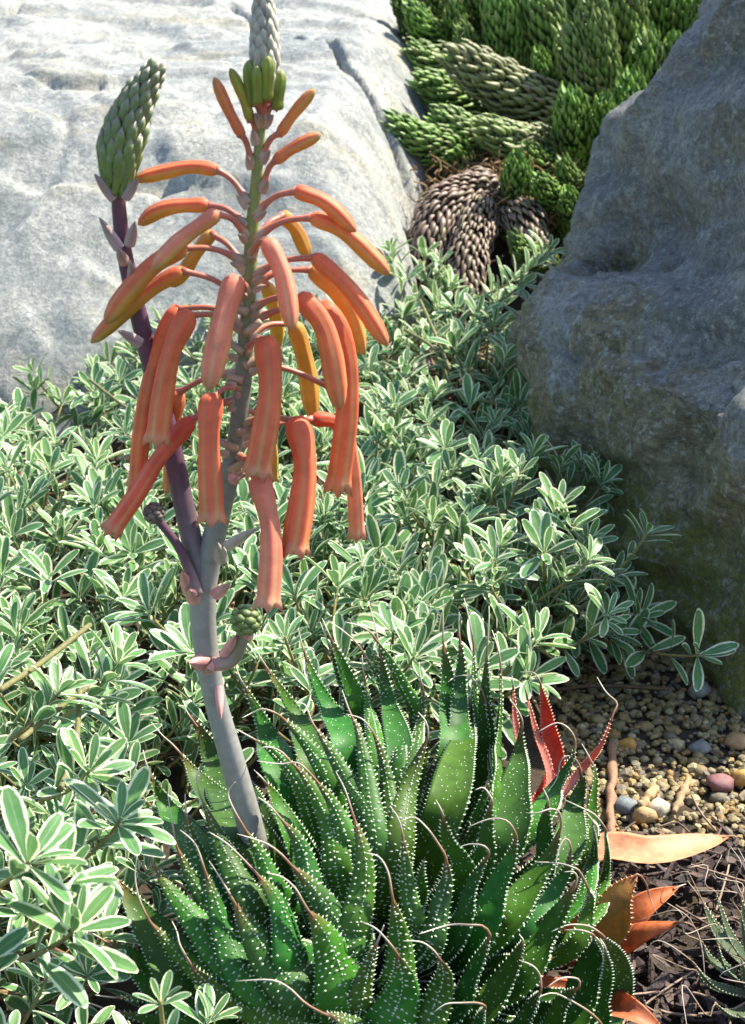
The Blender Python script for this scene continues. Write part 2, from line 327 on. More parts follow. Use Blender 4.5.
# ---------------------------------------------------------------- aloe
ALOE_C = np.array([-.003, .004, .0])
aloe = thing('aloe_plant', 'white-spotted green aloe rosette carrying a coral flower stalk', 'aloe', (-.003, .004, 0))
RX, RY, RZ = .093, .086, .10
def dome(px, py, s):
    d = ray(px, py); k = np.array([1 / RX, 1 / RY, 1 / RZ]); o = (CAM - ALOE_C) * k; e = d * k
    a = e @ e; b_ = o @ e; c_ = o @ o - s * s; D = b_ * b_ - a * c_
    tt = (-b_ - math.sqrt(D)) / a if D > 0 else -b_ / a
    return CAM + d * tt
def wprof(t): return (.66 + .34 * min(1, t / .45)) * (1 if t < .45 else max(.0, 1 - ((t - .45) / .55) ** 2.1)) + .016
def leaf_mesh(P3, w, n_at, name, parent, col, tipc, brist=None, tub=1, matn='aloe_leaf', thick=.36, rings=22, horn=(.50, .58, .42), teeth=1, brc=None, fold=0, rr=random, brr=1.0):
    C = spline(P3, rings); i0 = int(rings * .6); T, N, B = frames(C, n_at, i0)
    seg = 12; V = []; cols = []; Ws = []
    L_ = float(np.linalg.norm(np.diff(C, axis=0), axis=1).sum())
    def surf(t, a):        # a: angle, 0..pi outer side, pi..2pi inner side
        f = t * (rings - 1); i = min(int(f), rings - 2); q = f - i
        c = C[i] * (1 - q) + C[i + 1] * q; n = N[i] * (1 - q) + N[i + 1] * q; bb = B[i] * (1 - q) + B[i + 1] * q
        hw = w * .5 * wprof(t); s_ = math.sin(a); cc = math.cos(a)
        th = thick * (1 - .35 * t)
        if s_ > 0: off = -(s_ * .8 + .2 * s_ ** 3) * hw * th * 1.5
        else: off = -(1 - cc * cc) * hw * (.16 + fold) * (1 - t * .5)
        off += abs(cc) ** 2 * hw * (.12 + fold)
        return c + bb * hw * cc + n * off, -n * math.copysign(1, s_) , bb, hw
    for i in range(rings):
        t = i / (rings - 1)
        k1 = max(0, min(1, (t - .88) / .12)) ** 1.5; k0 = max(0, 1 - t / .22)
        c = col * (1 - k0) + np.array([.16, .17, .06]) * k0 if matn == 'aloe_leaf' else col
        c = c * (1 - k1) + tipc * k1
        for k in range(seg):
            p, *_ = surf(t, 2 * math.pi * k / seg); V.append(p); cols.append(c)
    F = [(i * seg + k, i * seg + (k + 1) % seg, (i + 1) * seg + (k + 1) % seg, (i + 1) * seg + k) for i in range(rings - 1) for k in range(seg)]
    F += [tuple(range(seg))[::-1], tuple((rings - 1) * seg + k for k in range(seg))]
    mb = MB(); mb.add(V, F, np.array(cols)); lo = mb.build(name, matn, parent)
    if tub:
        tb = MB(); step = .0021; t = .2
        while t < .93:
            hw = w * .5 * wprof(t); nrow = max(1, int(2 * hw / .0017))
            ph = rr.random()
            for j in range(nrow):
                if rr.random() < .14: continue
                u = (j + .5 + .25 * (ph - .5)) / nrow * 2 - 1 + rr.uniform(-.06, .06); a = math.acos(max(-.93, min(.93, u)))
                tt = t + .010 * (1 - u * u) + rr.uniform(-.5, .5) * .0007 / L_
                p, n_, bb, _h = surf(min(.97, tt), a); i = min(rings - 1, int(tt * (rings - 1)))
                q = rr.uniform(.75, 1.25); bump(tb, p, bb * .00066 * q, T[i] * .00034 * q, n_ * .00030 * q, np.array(horn) * rr.uniform(.75, 1.1))
            if tub == 1:
                for j in range(max(1, int(nrow * .5))):
                    u = rr.uniform(-.85, .85); a = -math.acos(u); tt = t + rr.uniform(-.5, .5) * step / L_
                    p, n_, bb, _h = surf(min(.97, max(0, tt)), a); i = min(rings - 1, int(tt * (rings - 1)))
                    q = rr.uniform(.7, 1.2); bump(tb, p, bb * .00036 * q, T[i] * .00036 * q, n_ * .00026 * q, np.array(horn) * rr.uniform(.7, 1.0))
            t += step / L_
        if tb.n: tag(tb.build('tubercles', 'white_horn', lo), kind='stuff')
    if teeth:
        tb = MB(); t = .16
        while t < .97:
            for sgn in (1, -1):
                p, n_, bb, hw = surf(t, 0 if sgn > 0 else math.pi); i = min(rings - 1, int(t * (rings - 1)))
                h = .0009 * rr.uniform(.7, 1.25); r_ = .00030; d = unit(bb * sgn + T[i] * .5); q = unit(np.cross(d, N[i])) * r_; z_ = N[i] * r_; p = p - d * .0003
                tb.add([p - q, p + z_, p + q, p - z_, p + d * h], [(0, 1, 4), (1, 2, 4), (2, 3, 4), (3, 0, 4)], np.array(horn) * rr.uniform(.8, 1.1))
            if t > .55:
                p, n_, bb, hw = surf(t, math.pi / 2); i = min(rings - 1, int(t * (rings - 1)))
                bump(tb, p, bb * .0003, T[i] * .0004, n_ * .0005, np.array(horn))
            t += .0015 / L_
        tag(tb.build('marginal_teeth', 'white_horn', lo), kind='stuff')
    if brist is not None and len(brist):
        B3 = spline([C[-2], C[-1]] + list(brist), 16); r = np.linspace(.00045, .00011, 16) * brr
        c0, c1 = (np.array([.20, .10, .05]), np.array([.62, .54, .44])) if brc is None else brc
        kk = np.clip((np.linspace(0, 1, 16) - .25) / .5, 0, 1)[:, None]
        bmb = MB(); tube(bmb, B3, r, 5, c0 * (1 - kk) + c1 * kk); bmb.build('tip_bristle', 'white_horn', lo)
    return lo
# width px, facing angle (0 inner face towards the photographer, 180 outer), visible points base->tip, bristle
AL = [
 (30, 8, [(452,770),(449,700),(443,640)], [(443,618),(443,600)]), (22, 0, [(400,775),(388,700),(379,645)], [(374,622),(369,604)]),
 (20, 150, [(418,745),(401,682),(372,634)], [(360,626),(345,622)]), (18, 160, [(396,790),(392,722),(378,680),(358,645)], [(342,630),(328,621)]),
 (17, 200, [(377,770),(369,705),(363,668)], [(362,655)]), (22, 20, [(360,730),(343,668),(328,632)], [(322,618)]),
 (28, 15, [(350,755),(330,712),(313,678),(302,645)], [(298,628)]), (20, 30, [(352,715),(340,675),(327,640)], [(320,622)]),
 (26, 10, [(316,770),(298,720),(279,688),(262,660)], [(255,648)]), (28, 0, [(284,780),(268,737),(254,706),(240,678)], [(236,666)]),
 (21, 170, [(332,795),(313,753),(294,729),(277,714)], [(263,709),(252,713),(242,718)]), (24, 180, [(378,840),(345,777),(329,749),(312,722)], [(305,705),(296,703)]),
 (26, 175, [(338,875),(333,835),(320,803),(304,776),(291,762)], [(280,751),(266,747),(254,752)]), (24, 185, [(352,860),(335,808),(313,777)], [(298,763),(280,764),(257,761)]),
 (18, 150, [(306,800),(275,755),(252,738)], [(236,729)]), (21, 185, [(395,860),(388,785),(380,750),(372,731)], [(362,719),(346,714)]),
 (22, 175, [(377,860),(370,800),(360,738),(349,710)], [(342,690)]), (30, 200, [(396,860),(408,790),(420,757),(428,736)], [(426,722),(418,712)]),
 (26, 150, [(402,795),(418,728),(424,700),(420,676)], [(419,662)]), (20, 10, [(452,765),(459,695),(461,656),(459,632)], [(459,612)]),
 (13, 60, [(470,765),(474,690),(473,640)], [(467,610),(464,598)]), (32, -15, [(440,825),(459,755),(469,722),(471,695)], [(471,682)]),
 (20, 30, [(488,830),(491,757),(489,720),(482,690)], [(470,677),(457,676),(448,682)]), (20, -20, [(480,770),(485,700),(487,650)], [(489,620),(489,606)]),
 (22, 20, [(490,810),(497,749),(501,700),(500,660)], [(496,642),(492,630)]), (34, -20, [(500,860),(513,792),(520,750),(522,720)], [(515,706),(510,700)]),
 (34, -30, [(520,840),(553,792),(574,756),(575,740)], [(568,728),(556,723),(538,732)]), (30, -10, [(550,870),(575,805),(583,780),(579,765)], [(571,756),(561,760),(557,778),(547,793)]),
 (22, 60, [(575,870),(592,800),(595,772),(588,755)], [(582,744)]), (20, 70, [(575,935),(601,888),(608,855),(605,828)], [(595,815),(582,808),(565,800)]),
 (38, -25, [(492,930),(525,892),(551,855),(561,826)], [(559,812),(550,809),(538,813),(526,813)]), (36, -25, [(475,935),(496,888),(513,855),(516,835)], [(507,821),(490,819),(468,827)]),
 (30, -30, [(455,935),(470,890),(482,868),(489,853)], [(484,846),(471,844),(459,847)]), (24, 20, [(520,945),(553,892),(567,870),(571,848)], [(566,838),(558,851),(554,878)]),
 (22, 40, [(560,955),(587,908),(588,888)], [(580,872),(572,867),(557,863),(535,862)]), (42, -20, [(510,980),(540,940),(562,910),(577,880)], [(574,872),(564,872)]),
 (28, 40, [(560,925),(590,868),(597,840),(592,820)], [(586,812)]), (34, -20, [(455,1005),(472,975),(485,950),(490,934)], [(483,926),(470,925),(449,925),(419,934)]),
 (40, -20, [(470,1015),(503,982),(520,953),(523,940)], [(519,934)]), (34, -20, [(500,1040),(530,1010),(541,990)], [(540,976),(533,966),(519,960)]),
 (32, -15, [(530,1045),(562,1003),(579,987)], [(578,979),(562,978),(547,987)]), (36, 0, [(565,1085),(598,1045),(600,1022)], [(588,1011),(568,999),(553,993),(538,997)]),
 (26, 60, [(590,1055),(612,1010),(620,980),(616,953),(601,934)], [(588,926),(568,925),(551,932)]), (36, -20, [(555,1025),(588,972),(599,950),(592,934)], [(580,930),(564,930)]),
 (20, 40, [(582,1045),(599,1000),(607,970),(605,947)], [(600,938)]), (26, 30, [(466,1055),(480,1022),(485,1006)], [(477,1003),(460,1003),(446,1004),(434,1012)]),
 (32, 178, [(396,985),(400,950),(397,922),(392,895)], [(388,872),(379,857),(366,853)]), (48, 190, [(380,1030),(400,1000),(404,975),(396,952)], [(386,939),(375,928),(362,922)]),
 (28, 200, [(358,1010),(366,972),(378,940)], [(384,925)]), (36, 195, [(418,1030),(437,1000),(445,972),(439,958)], [(433,950),(421,942),(403,941)]),
 (28, 190, [(425,950),(437,914),(447,880),(445,855)], [(437,842),(427,828),(414,817),(401,821)]), (24, 180, [(412,930),(408,898),(406,866),(402,832)], [(398,818),(390,806)]),
 (16, 0, [(419,900),(421,876),(425,856)], []), (34, 185, [(353,940),(362,894),(364,855),(353,815)], [(345,790),(336,772)]),
 (30, 185, [(314,895),(306,863),(298,840),(280,818)], [(270,806),(258,797)]), (38, 188, [(352,955),(341,931),(324,903),(306,880),(291,865)], [(282,855),(269,845),(254,839),(237,834)]),
 (54, 185, [(345,1005),(336,965),(322,931),(308,910)], [(302,900),(295,888),(282,877),(267,873)]), (44, 190, [(296,965),(285,925),(274,896),(256,873)], [(241,857),(225,842),(209,832)]),
 (50, 190, [(310,995),(278,970),(262,948),(244,920),(233,900)], [(221,879),(209,861)]), (36, 190, [(255,985),(226,935),(213,896),(204,868)], [(198,850),(191,839),(180,830)]),
 (28, 185, [(245,950),(205,898),(187,870),(176,844)], [(171,815),(168,796)]), (36, 185, [(275,995),(222,955),(200,926),(172,893),(152,862)], [(148,844),(149,817),(155,799)]),
 (30, 180, [(255,1000),(194,966),(170,945),(149,920)], [(139,898),(135,876),(137,856)]), (46, 20, [(205,985),(160,940),(132,903),(114,876)], [(107,866)]),
 (36, 185, [(310,1025),(240,1003),(204,981),(190,963)], [(180,945),(177,932),(172,921)]), (50, 20, [(215,1015),(150,975),(125,955),(100,938)], [(88,931),(78,924)]),
 (20, 20, [(215,1035),(150,1020),(108,1010)], [(92,1004),(80,1002)]), (17, 30, [(205,1010),(150,1000),(110,997)], [(95,995)]),
 (38, 185, [(410,1060),(355,1026),(322,1013)], [(305,1003),(289,988),(271,980),(237,981)]), (36, 15, [(258,845),(205,788),(189,768),(180,753)], [(172,744),(162,735),(151,722)]),
 (38, 10, [(250,825),(216,765),(202,735),(187,712)], [(183,700)]), (32, 20, [(216,870),(168,810),(154,784),(146,763)], [(143,750)]),
 (30, 185, [(262,915),(232,868),(214,828),(202,800)], [(196,780),(200,768)]), (26, 180, [(282,900),(262,858),(243,826)], [(232,806),(228,792),(235,782)]),
 (30, 20, [(300,850),(276,800),(262,778)], [(254,770)]), (26, 185, [(232,915),(206,872),(192,840),(186,812)], [(185,794)]),
 (30, 190, [(328,1060),(285,1042),(262,1034)], [(245,1028)]), (40, 195, [(445,1070),(425,1046),(415,1034)], [(405,1024)]),
 (30, -10, [(462,880),(448,840),(442,812)], [(436,800)]), (30, -15, [(478,870),(487,830),(492,800)], [(484,788),(475,790)]), (30, -20, [(535,880),(545,830),(548,800)], [(543,788)]),
]
def az_leaf(k):
    return np.array([random.uniform(.028, .055), random.uniform(.095, .155), random.uniform(.010, .022)])
for (w, face, pts, br) in AL:
    n = len(pts); P3 = [dome(px, py, .80 + .2 * i / max(1, n - 1)) for i, (px, py) in enumerate(pts)]
    core = ALOE_C + np.array([0, 0, .010]); first = P3[0]
    b0 = core + (first - core) * .28; b0[2] = max(.004, b0[2] * .6)
    if first[2] < .012: P3[0] = first + np.array([0, 0, .012 - first[2]])
    tip = P3[-1]; brp = []
    for j, q in enumerate(br):      # the bristle keeps its length near the leaf tip's depth
        d = ray(*q); brp.append(CAM + d * (np.dot(tip - CAM, FWD) + .0015 * (j + 1) * random.uniform(-1, .6)))
    P3 = [b0] + P3; mid = P3[len(P3) * 3 // 5]; T_ = unit(P3[-1] - P3[0])
    v = unit(CAM - mid); v = unit(v - T_ * np.dot(v, T_)); s2 = np.cross(T_, v); a = R(face + random.uniform(-10, 10))
    wm = w * pxm(mid) * 1.28
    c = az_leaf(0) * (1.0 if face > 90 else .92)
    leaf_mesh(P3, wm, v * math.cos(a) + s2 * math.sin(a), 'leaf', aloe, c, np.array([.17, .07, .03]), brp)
# inner leaves between those, same rosette
for k in range(64):
    az = k * 2.39996; q = math.sqrt((k + .5) / 64); inc = q * 1.25
    d = np.array([math.sin(inc) * math.cos(az), math.sin(inc) * math.sin(az), math.cos(inc)])
    ln = .062 + .012 * random.random(); core = ALOE_C + np.array([d[0] * .012, d[1] * .012, .006])
    P3 = [core, core + d * ln * .5 + np.array([d[0], d[1], 0]) * .010, core + d * ln + np.array([-d[0], -d[1], 0]) * .003]
    P3 = [np.array([p[0], p[1], max(.006, p[2])]) for p in P3]
    inward = unit(np.array([-d[0] * .9, -d[1] * .9, .5]))
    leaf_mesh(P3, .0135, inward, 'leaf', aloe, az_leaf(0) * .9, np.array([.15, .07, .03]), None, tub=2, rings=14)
# dried leaves
ORANGE, RED, SALM = np.array([.62, .17, .05]), np.array([.58, .06, .03]), np.array([.62, .20, .15])
def dl(w, face, pts, br, col, tipc, fold=.1, thick=.2, tub=0):
    P3 = [at_z(px, py, z) for px, py, z in pts]; brp = [at_z(px, py, z) for px, py, z in br]
    core = ALOE_C + np.array([.02, .0, .01]); b0 = P3[0] + (core - P3[0]) * .45
    P3 = [b0] + P3; mid = P3[len(P3) // 2]; T_ = unit(P3[-1] - P3[0]); v = unit(CAM - mid); v = unit(v - T_ * np.dot(v, T_)); s2 = np.cross(T_, v); a = R(face)
    leaf_mesh(P3, w * pxm(mid), v * math.cos(a) + s2 * math.sin(a), 'dried_leaf', aloe, col, tipc, brp, tub=tub, matn='dry_leaf', thick=thick, fold=fold, horn=(.66, .36, .22), teeth=(1 if tub else 0))
dl(22, 20, [(552,780,.03),(547,725,.05),(540,682,.07)], [(534,673,.072),(520,672,.07)], RED, RED, tub=2)
dl(15, 60, [(548,790,.03),(534,728,.05),(526,692,.065)], [(524,684,.07)], SALM, RED, tub=2)
dl(13, 50, [(516,760,.04),(514,715,.055),(513,682,.068)], [(512,676,.07)], SALM, SALM, tub=2)
dl(13, 40, [(578,772,.03),(600,745,.045),(614,712,.055)], [(617,703,.057),(606,692,.06),(597,677,.062)], SALM, RED, tub=2)
dl(40, -38, [(596,850,.028),(650,852,.03),(700,843,.028),(730,836,.024)], [(736,838,.022),(729,850,.018),(727,864,.014)], np.array([.76, .36, .19]), ORANGE, fold=.05)
dl(46, 15, [(600,930,.03),(618,897,.04),(638,874,.045)], [(646,884,.04),(650,898,.03),(657,914,.022)], np.array([.40, .19, .035]), np.array([.6, .16, .1]), tub=2)
dl(34, -20, [(606,940,.012),(645,905,.022),(680,886,.024)], [(686,884,.024)], ORANGE, ORANGE, fold=.2)
dl(30, 160, [(604,945,.012),(645,930,.022),(682,922,.026)], [(695,928,.024),(702,950,.018),(705,980,.008)], ORANGE * .95, ORANGE, fold=.25)
dl(36, -25, [(590,1000,.012),(632,1012,.02),(668,1034,.014)], [(680,1044,.01)], np.array([.62, .20, .09]), ORANGE, fold=.2)
dl(22, 30, [(604,952,.008),(632,926,.014),(664,898,.018)], [(672,892,.018)], np.array([.5, .14, .04]), ORANGE, fold=.25)

# ---- flower stalk (its pedicels, bracts, flowers and buds are sub-parts)
YS = -.012
def stalk(pts, ws, c0, c1, name, n=40, seg=12):
    P3 = spline([at_y(px, py, y) for px, py, y in pts], n); sc = np.array([pxm(p) for p in P3])
    k = np.linspace(0, 1, n)[:, None]; r = np.interp(np.linspace(0, 1, n), np.linspace(0, 1, len(ws)), ws) * .5 * sc
    cc = np.array([np.interp(k[:, 0], np.linspace(0, 1, len(c1)), [q[j] for q in c1]) for j in range(3)]).T
    mb = MB(); tube(mb, P3, r, seg, cc); o = mb.build(name, 'stalk', aloe); return o
GL, PU, GR, OLV = (.25, .245, .225), (.10, .045, .075), (.17, .19, .16), (.20, .22, .06)
MP = [(256,850,-.014),(250,825,-.014),(232,760,-.013),(213,690,YS),(203,620,YS),(205,580,YS),(218,520,YS),(235,450,YS),(243,380,YS),(248,300,YS),(252,230,YS),(258,160,YS),(262,110,YS),(264,60,YS),(264,0,YS),(263,-30,YS)]
main = stalk(MP, [27, 27, 25, 23, 25, 27, 24, 21, 19, 18, 16, 14, 12, 9, 6, 3], None, [GL, GL, GL, GL, GL, (.2, .22, .2), GR, GR, (.15, .18, .08), OLV, OLV, OLV, OLV], 'flower_stalk', 60)
def stem_pt(py, dx=0):
    xs = [p[0] for p in MP][::-1]; ys = [p[1] for p in MP][::-1]; return np.interp(py, ys, xs) + dx
CORAL, YEL, OLG, PINK = np.array([.80, .17, .085]), np.array([.66, .40, .06]), np.array([.30, .28, .04]), np.array([.82, .24, .16])
def bract(mb, p, d, l, w, c):      # a papery pointed scale, curved round what it sits on
    d = unit(d); s_ = unit(np.cross(d, np.array([.2, -1, .3]))); n = np.cross(s_, d)
    if np.dot(n, CAM - p) < 0: n = -n
    V = []; K = []
    for i in range(6):
        t = i / 5; hw = w * .75 * (1 - t) ** .62 * (.85 + .3 * math.sin(t * 3.0)) + .0001
        for u in (-1, -.5, 0, .5, 1):
            V.append(p + d * l * (t - .12) + s_ * u * hw + n * (w * .45 * (1 - u * u) - w * .15 + l * .16 * t * t * math.sin(t * 2.4))); K.append(c * (.85 + .35 * abs(u)) * (1 - .35 * t * t))
    mb.add(V, [(i * 5 + k, i * 5 + k + 1, (i + 1) * 5 + k + 1, (i + 1) * 5 + k) for i in range(5) for k in range(4)], np.array(K))
def flower(pts, w, opened, dy, col, under, att=None, pedc=(.42, .13, .08), tipg=.5):
    y0 = YS; P3 = []
    for i, (px, py) in enumerate(pts):
        P3.append(at_y(px, py, y0 + dy * (.55 + .45 * i / (len(pts) - 1))))
    n = 22; C = spline(P3, n); T, N, B = frames(C, np.array([0, 0, 1.]), n // 2); seg = 24; V = []; cols = []
    rad = w * .5 * pxm(C[n // 2])
    tk = [0, .03, .08, .16, .26, .4, .6, .8, .92, .97, 1]
    rk = [.45, .82, 1.0, 1.0, .84, .82, .95, 1.0, .98, 1.08, 1.22] if opened else [.4, .78, .92, .94, .84, .86, .97, .92, .66, .42, .08]
    for i in range(n):
        t = i / (n - 1); r = rad * np.interp(t, tk, rk)
        for k in range(seg):
            a = 2 * math.pi * k / seg; lob = math.cos(3 * a + .6); d = N[i] * math.cos(a) + B[i] * math.sin(a)
            rr = r * (1 + .075 * math.cos(6 * a) * min(1, t * 5)); q = C[i] + d * rr
            if opened and i == n - 1: q = q + T[i] * rad * .45 * max(0, math.cos(6 * a)) + d * rad * .12 * math.cos(6 * a)
            V.append(q)
            dn = max(0, min(1, -d[2] + .30)); st = .5 + .5 * math.cos(6 * a)
            c = col * (.80 + .22 * st) + np.array([.06, .20, .07]) * (1 - st) ** 2 * (.3 + t)
            ku = min(1, under * dn * 1.5 * (.5 + .7 * t)); c = c * (1 - ku) + (YEL * .6 + OLG * .4) * ku
            if opened:
                kt = max(0, (t - .9) / .1); c = c * (1 - .55 * kt) + np.array([.75, .5, .32]) * .55 * kt
            else:
                kt = max(0, (t - .82) / .18) * tipg; c = c * (1 - kt) + np.array([.28, .25, .13]) * kt
            cols.append(c)
    F = [(i * seg + k, i * seg + (k + 1) % seg, (i + 1) * seg + (k + 1) % seg, (i + 1) * seg + k) for i in range(n - 1) for k in range(seg)]
    F.append(tuple(range(seg))[::-1])
    if not opened: F.append(tuple((n - 1) * seg + k for k in range(seg)))
    else:      # inside of the throat
        o = len(V); 
        for dep, q in ((-.15, .8), (-1.2, .6)):
            for k in range(seg):
                a = 2 * math.pi * k / seg; V.append(C[-1] + T[-1] * rad * dep + (N[-1] * math.cos(a) + B[-1] * math.sin(a)) * rad * q); cols.append(np.array([.5, .3, .08]))
        e = (n - 1) * seg
        F += [(e + k, e + (k + 1) % seg, o + (k + 1) % seg, o + k) for k in range(seg)] + [(o + k, o + (k + 1) % seg, o + seg + (k + 1) % seg, o + seg + k) for k in range(seg)] + [tuple(o + seg + k for k in range(seg))]
    mb = MB(); mb.add(V, F, np.clip(np.array(cols), 0, 1)); mb.build('flower' if opened else 'flower_bud', 'flower', main)
    if att:
        A = at_y(att[0], att[1], y0); E = C[0] + T[0] * rad * .4; mid = (A + E) * .5 + np.array([0, 0, .0015])
        mb = MB(); tube(mb, spline([A, mid, E], 12), np.concatenate([np.linspace(.0017, .0008, 5), np.full(5, .00075), [.0009, .0013]]), 8, np.array([[.36, .24, .16]] * 3 + [list(pedc)] * 9)); mb.build('pedicel', 'stalk', main)
        mb = MB(); dv = unit(E - A); bract(mb, A + dv * .0006 + np.array([0, -.0012, -.001]), dv + np.array([0, -.1, .1]), .0042, .0016, np.array([.40, .28, .20])); mb.build('bract', 'stalk', main)
FL = [
 ([(242,136),(227,107),(214,77)], 12, 0, -.004, CORAL, .3, (252,164)), ([(251,121),(242,94),(230,68)], 11, 0, -.002, np.array([.42,.34,.05]), .2, (257,140)),
 ([(279,135),(295,112),(315,89)], 12, 0, -.002, np.array([.75,.22,.08]), .6, (261,158)), ([(275,161),(293,148),(321,134)], 13, 0, -.004, np.array([.78,.2,.1]), .6, (262,188)),
 ([(219,170),(190,167),(160,173),(133,180)], 15, 0, .004, CORAL, 1.0, (249,203)), ([(210,205),(177,206),(156,212),(138,225)], 16, 0, .006, CORAL, 1.0, (248,226)),
 ([(219,212),(187,235),(170,250),(152,270)], 18, 0, -.012, PINK, .8, (248,236)), ([(186,246),(155,264),(130,290),(105,324)], 21, 0, -.006, CORAL, .9, (246,262)),
 ([(184,269),(150,290),(115,320),(91,343)], 17, 0, .0, CORAL, 1.2, (246,300)), ([(213,232),(198,250),(185,270),(171,287)], 15, 0, .010, np.array([.6,.32,.08]), .8, (246,268)),
 ([(190,311),(172,350),(163,395),(157,441)], 24, 1, -.012, CORAL, .2, (246,326)), ([(177,306),(155,360),(143,420),(137,486)], 18, 1, .004, CORAL, .1, (245,318)),
 ([(178,390),(173,430),(172,488)], 17, 1, .012, np.array([.74,.2,.12]), .5, (242,372)), ([(193,418),(160,457),(138,492),(111,531)], 19, 1, -.008, np.array([.80,.12,.08]), .1, (241,400)),
 ([(236,275),(222,325),(208,391)], 25, 0, -.024, PINK, .3, (247,292)), ([(212,393),(209,440),(212,520)], 26, 1, -.02, CORAL, .1, (242,388)),
 ([(294,190),(326,203),(356,232)], 17, 0, -.004, CORAL, .5, (254,214)), ([(310,216),(346,233),(390,275)], 18, 0, -.002, np.array([.80,.2,.09]), .9, (253,238)),
 ([(281,214),(296,230),(308,258)], 16, 0, .014, np.array([.72,.28,.08]), .9, (254,243)), ([(266,239),(283,275),(292,330)], 20, 0, -.02, PINK, .3, (251,255)),
 ([(313,255),(352,292),(388,346)], 19, 0, -.006, CORAL, .4, (251,276)), ([(310,267),(345,303),(363,355)], 19, 0, .006, np.array([.76,.28,.08]), .9, (250,285)),
 ([(299,294),(326,332),(340,410)], 24, 0, -.014, CORAL, .5, (249,310)), ([(321,302),(344,345),(348,400),(338,488)], 25, 1, -.004, CORAL, .2, (248,322)),
 ([(340,390),(352,460),(357,536)], 16, 1, .004, PINK, .2, (245,360)), ([(266,336),(270,395),(257,474)], 26, 1, -.02, CORAL, .2, (246,350)),
 ([(258,474),(271,535),(268,606)], 25, 1, -.026, PINK, .1, (237,455)), ([(296,416),(305,470),(294,551)], 26, 1, -.018, CORAL, .1, (241,425)),
 ([(294,322),(306,365),(313,420)], 19, 0, .014, np.array([.68,.32,.07]), .9, (247,335)), ([(266,283),(276,315),(278,348)], 15, 0, .016, np.array([.62,.38,.07]), .8, (250,270)),
 ([(311,419),(336,424),(348,462)], 15, 1, .012, np.array([.7,.1,.06]), .1, (240,440)), ([(262,420),(271,445),(272,478)], 13, 1, .014, np.array([.6,.36,.08]), .6, (241,412)),
]
for (pts, w, op, dy, c, un, att) in FL: flower(pts, w, op, dy, c, un, att)
for py, sd_, in ((333, 1), (352, -1), (366, 1), (380, -1), (432, 1), (448, -1), (312, -1), (470, 1)):     # bare nodes
    A = at_y(stem_pt(py), py, YS - .002); mb = MB(); E = A + np.array([sd_ * random.uniform(.003, .005), random.uniform(-.004, .001), random.uniform(.001, .004)])
    tube(mb, spline([A, E], 5), [.0014, .0012, .0011, .0010, .0008], 8, (.38, .27, .18)); mb.build('pedicel_stub', 'stalk', main)
    mb = MB(); bract(mb, A + np.array([sd_ * .002, -.002, -.001]), np.array([sd_, -.3, .5]), .0032, .0015, np.array([.40, .30, .22])); mb.build('bract', 'stalk', main)
def bud_cone(P3, rads, rows, per, parent, cfun, lscale, openness, name='bud'):
    n = rows; C = spline(P3, n + 1); T, N, B = frames(C, np.array([0, -1., 0]), 0); V0, F0 = ICO1; ob = []
    for i in range(n):
        t = i / n; r = np.interp(t, np.linspace(0, 1, len(rads)), rads); m_ = max(3, int(round(per * (1 - .45 * t))))
        for k in range(m_):
            a = 2 * math.pi * (k + .5 * (i % 2)) / m_ + random.uniform(-.12, .12); d = N[i] * math.cos(a) + B[i] * math.sin(a); s_ = np.cross(T[i], d)
            ln = lscale * (1 - .5 * t) * random.uniform(.9, 1.1); ax = unit(T[i] + d * openness * (1 - .5 * t)); dd = unit(d - ax * np.dot(d, ax)); wd = min(ln * .5, 3.4 * r / m_ + .0008)
            c0 = C[i] + d * r * .72
            V = []; cols = []
            for v in V0:
                q = v[2]; tp = 1 - .45 * max(0, q) ; V.append(c0 + ax * ln * .5 * (q + .6) + dd * v[0] * wd * .55 * tp + s_ * v[1] * wd * .62 * tp); cols.append(cfun(t, q))
            mb = MB(); mb.add(V, F0, np.array(cols)); mb.build(name, 'bud', parent)
    return
def cf_top(t, q): return np.array([.38, .37, .28]) * (.8 + .35 * q) if q > -.1 else np.array([.26, .21, .19])
def cf_green(t, q):
    g_ = np.array([.13, .20, .05]) * (1 - t) + np.array([.17, .2, .1]) * t
    return g_ * (1.0 - .15 * q) if q < .55 else np.array([.30, .22, .22])
tp = [at_y(px, py, YS) for px, py in ((265, 92), (265, 60), (264, 20), (263, -28))]
bud_cone(tp, [r * pxm(tp[0]) for r in (13, 14, 12, 8, 3)], 15, 8, main, cf_top, .0075, .18, 'bract_scale')
for (px, py, px2, py2, w, dy) in ((252, 106, 249, 60, 14, -.002), (267, 100, 268, 56, 14, -.006), (277, 110, 281, 70, 14, -.001), (258, 104, 257, 66, 12, -.006), (272, 106, 275, 66, 12, .004)):
    flower([(px, py), ((px + px2) / 2, (py + py2) / 2), (px2, py2)], w, 0, dy, np.array([.24, .28, .045]), .2, (263, 122))
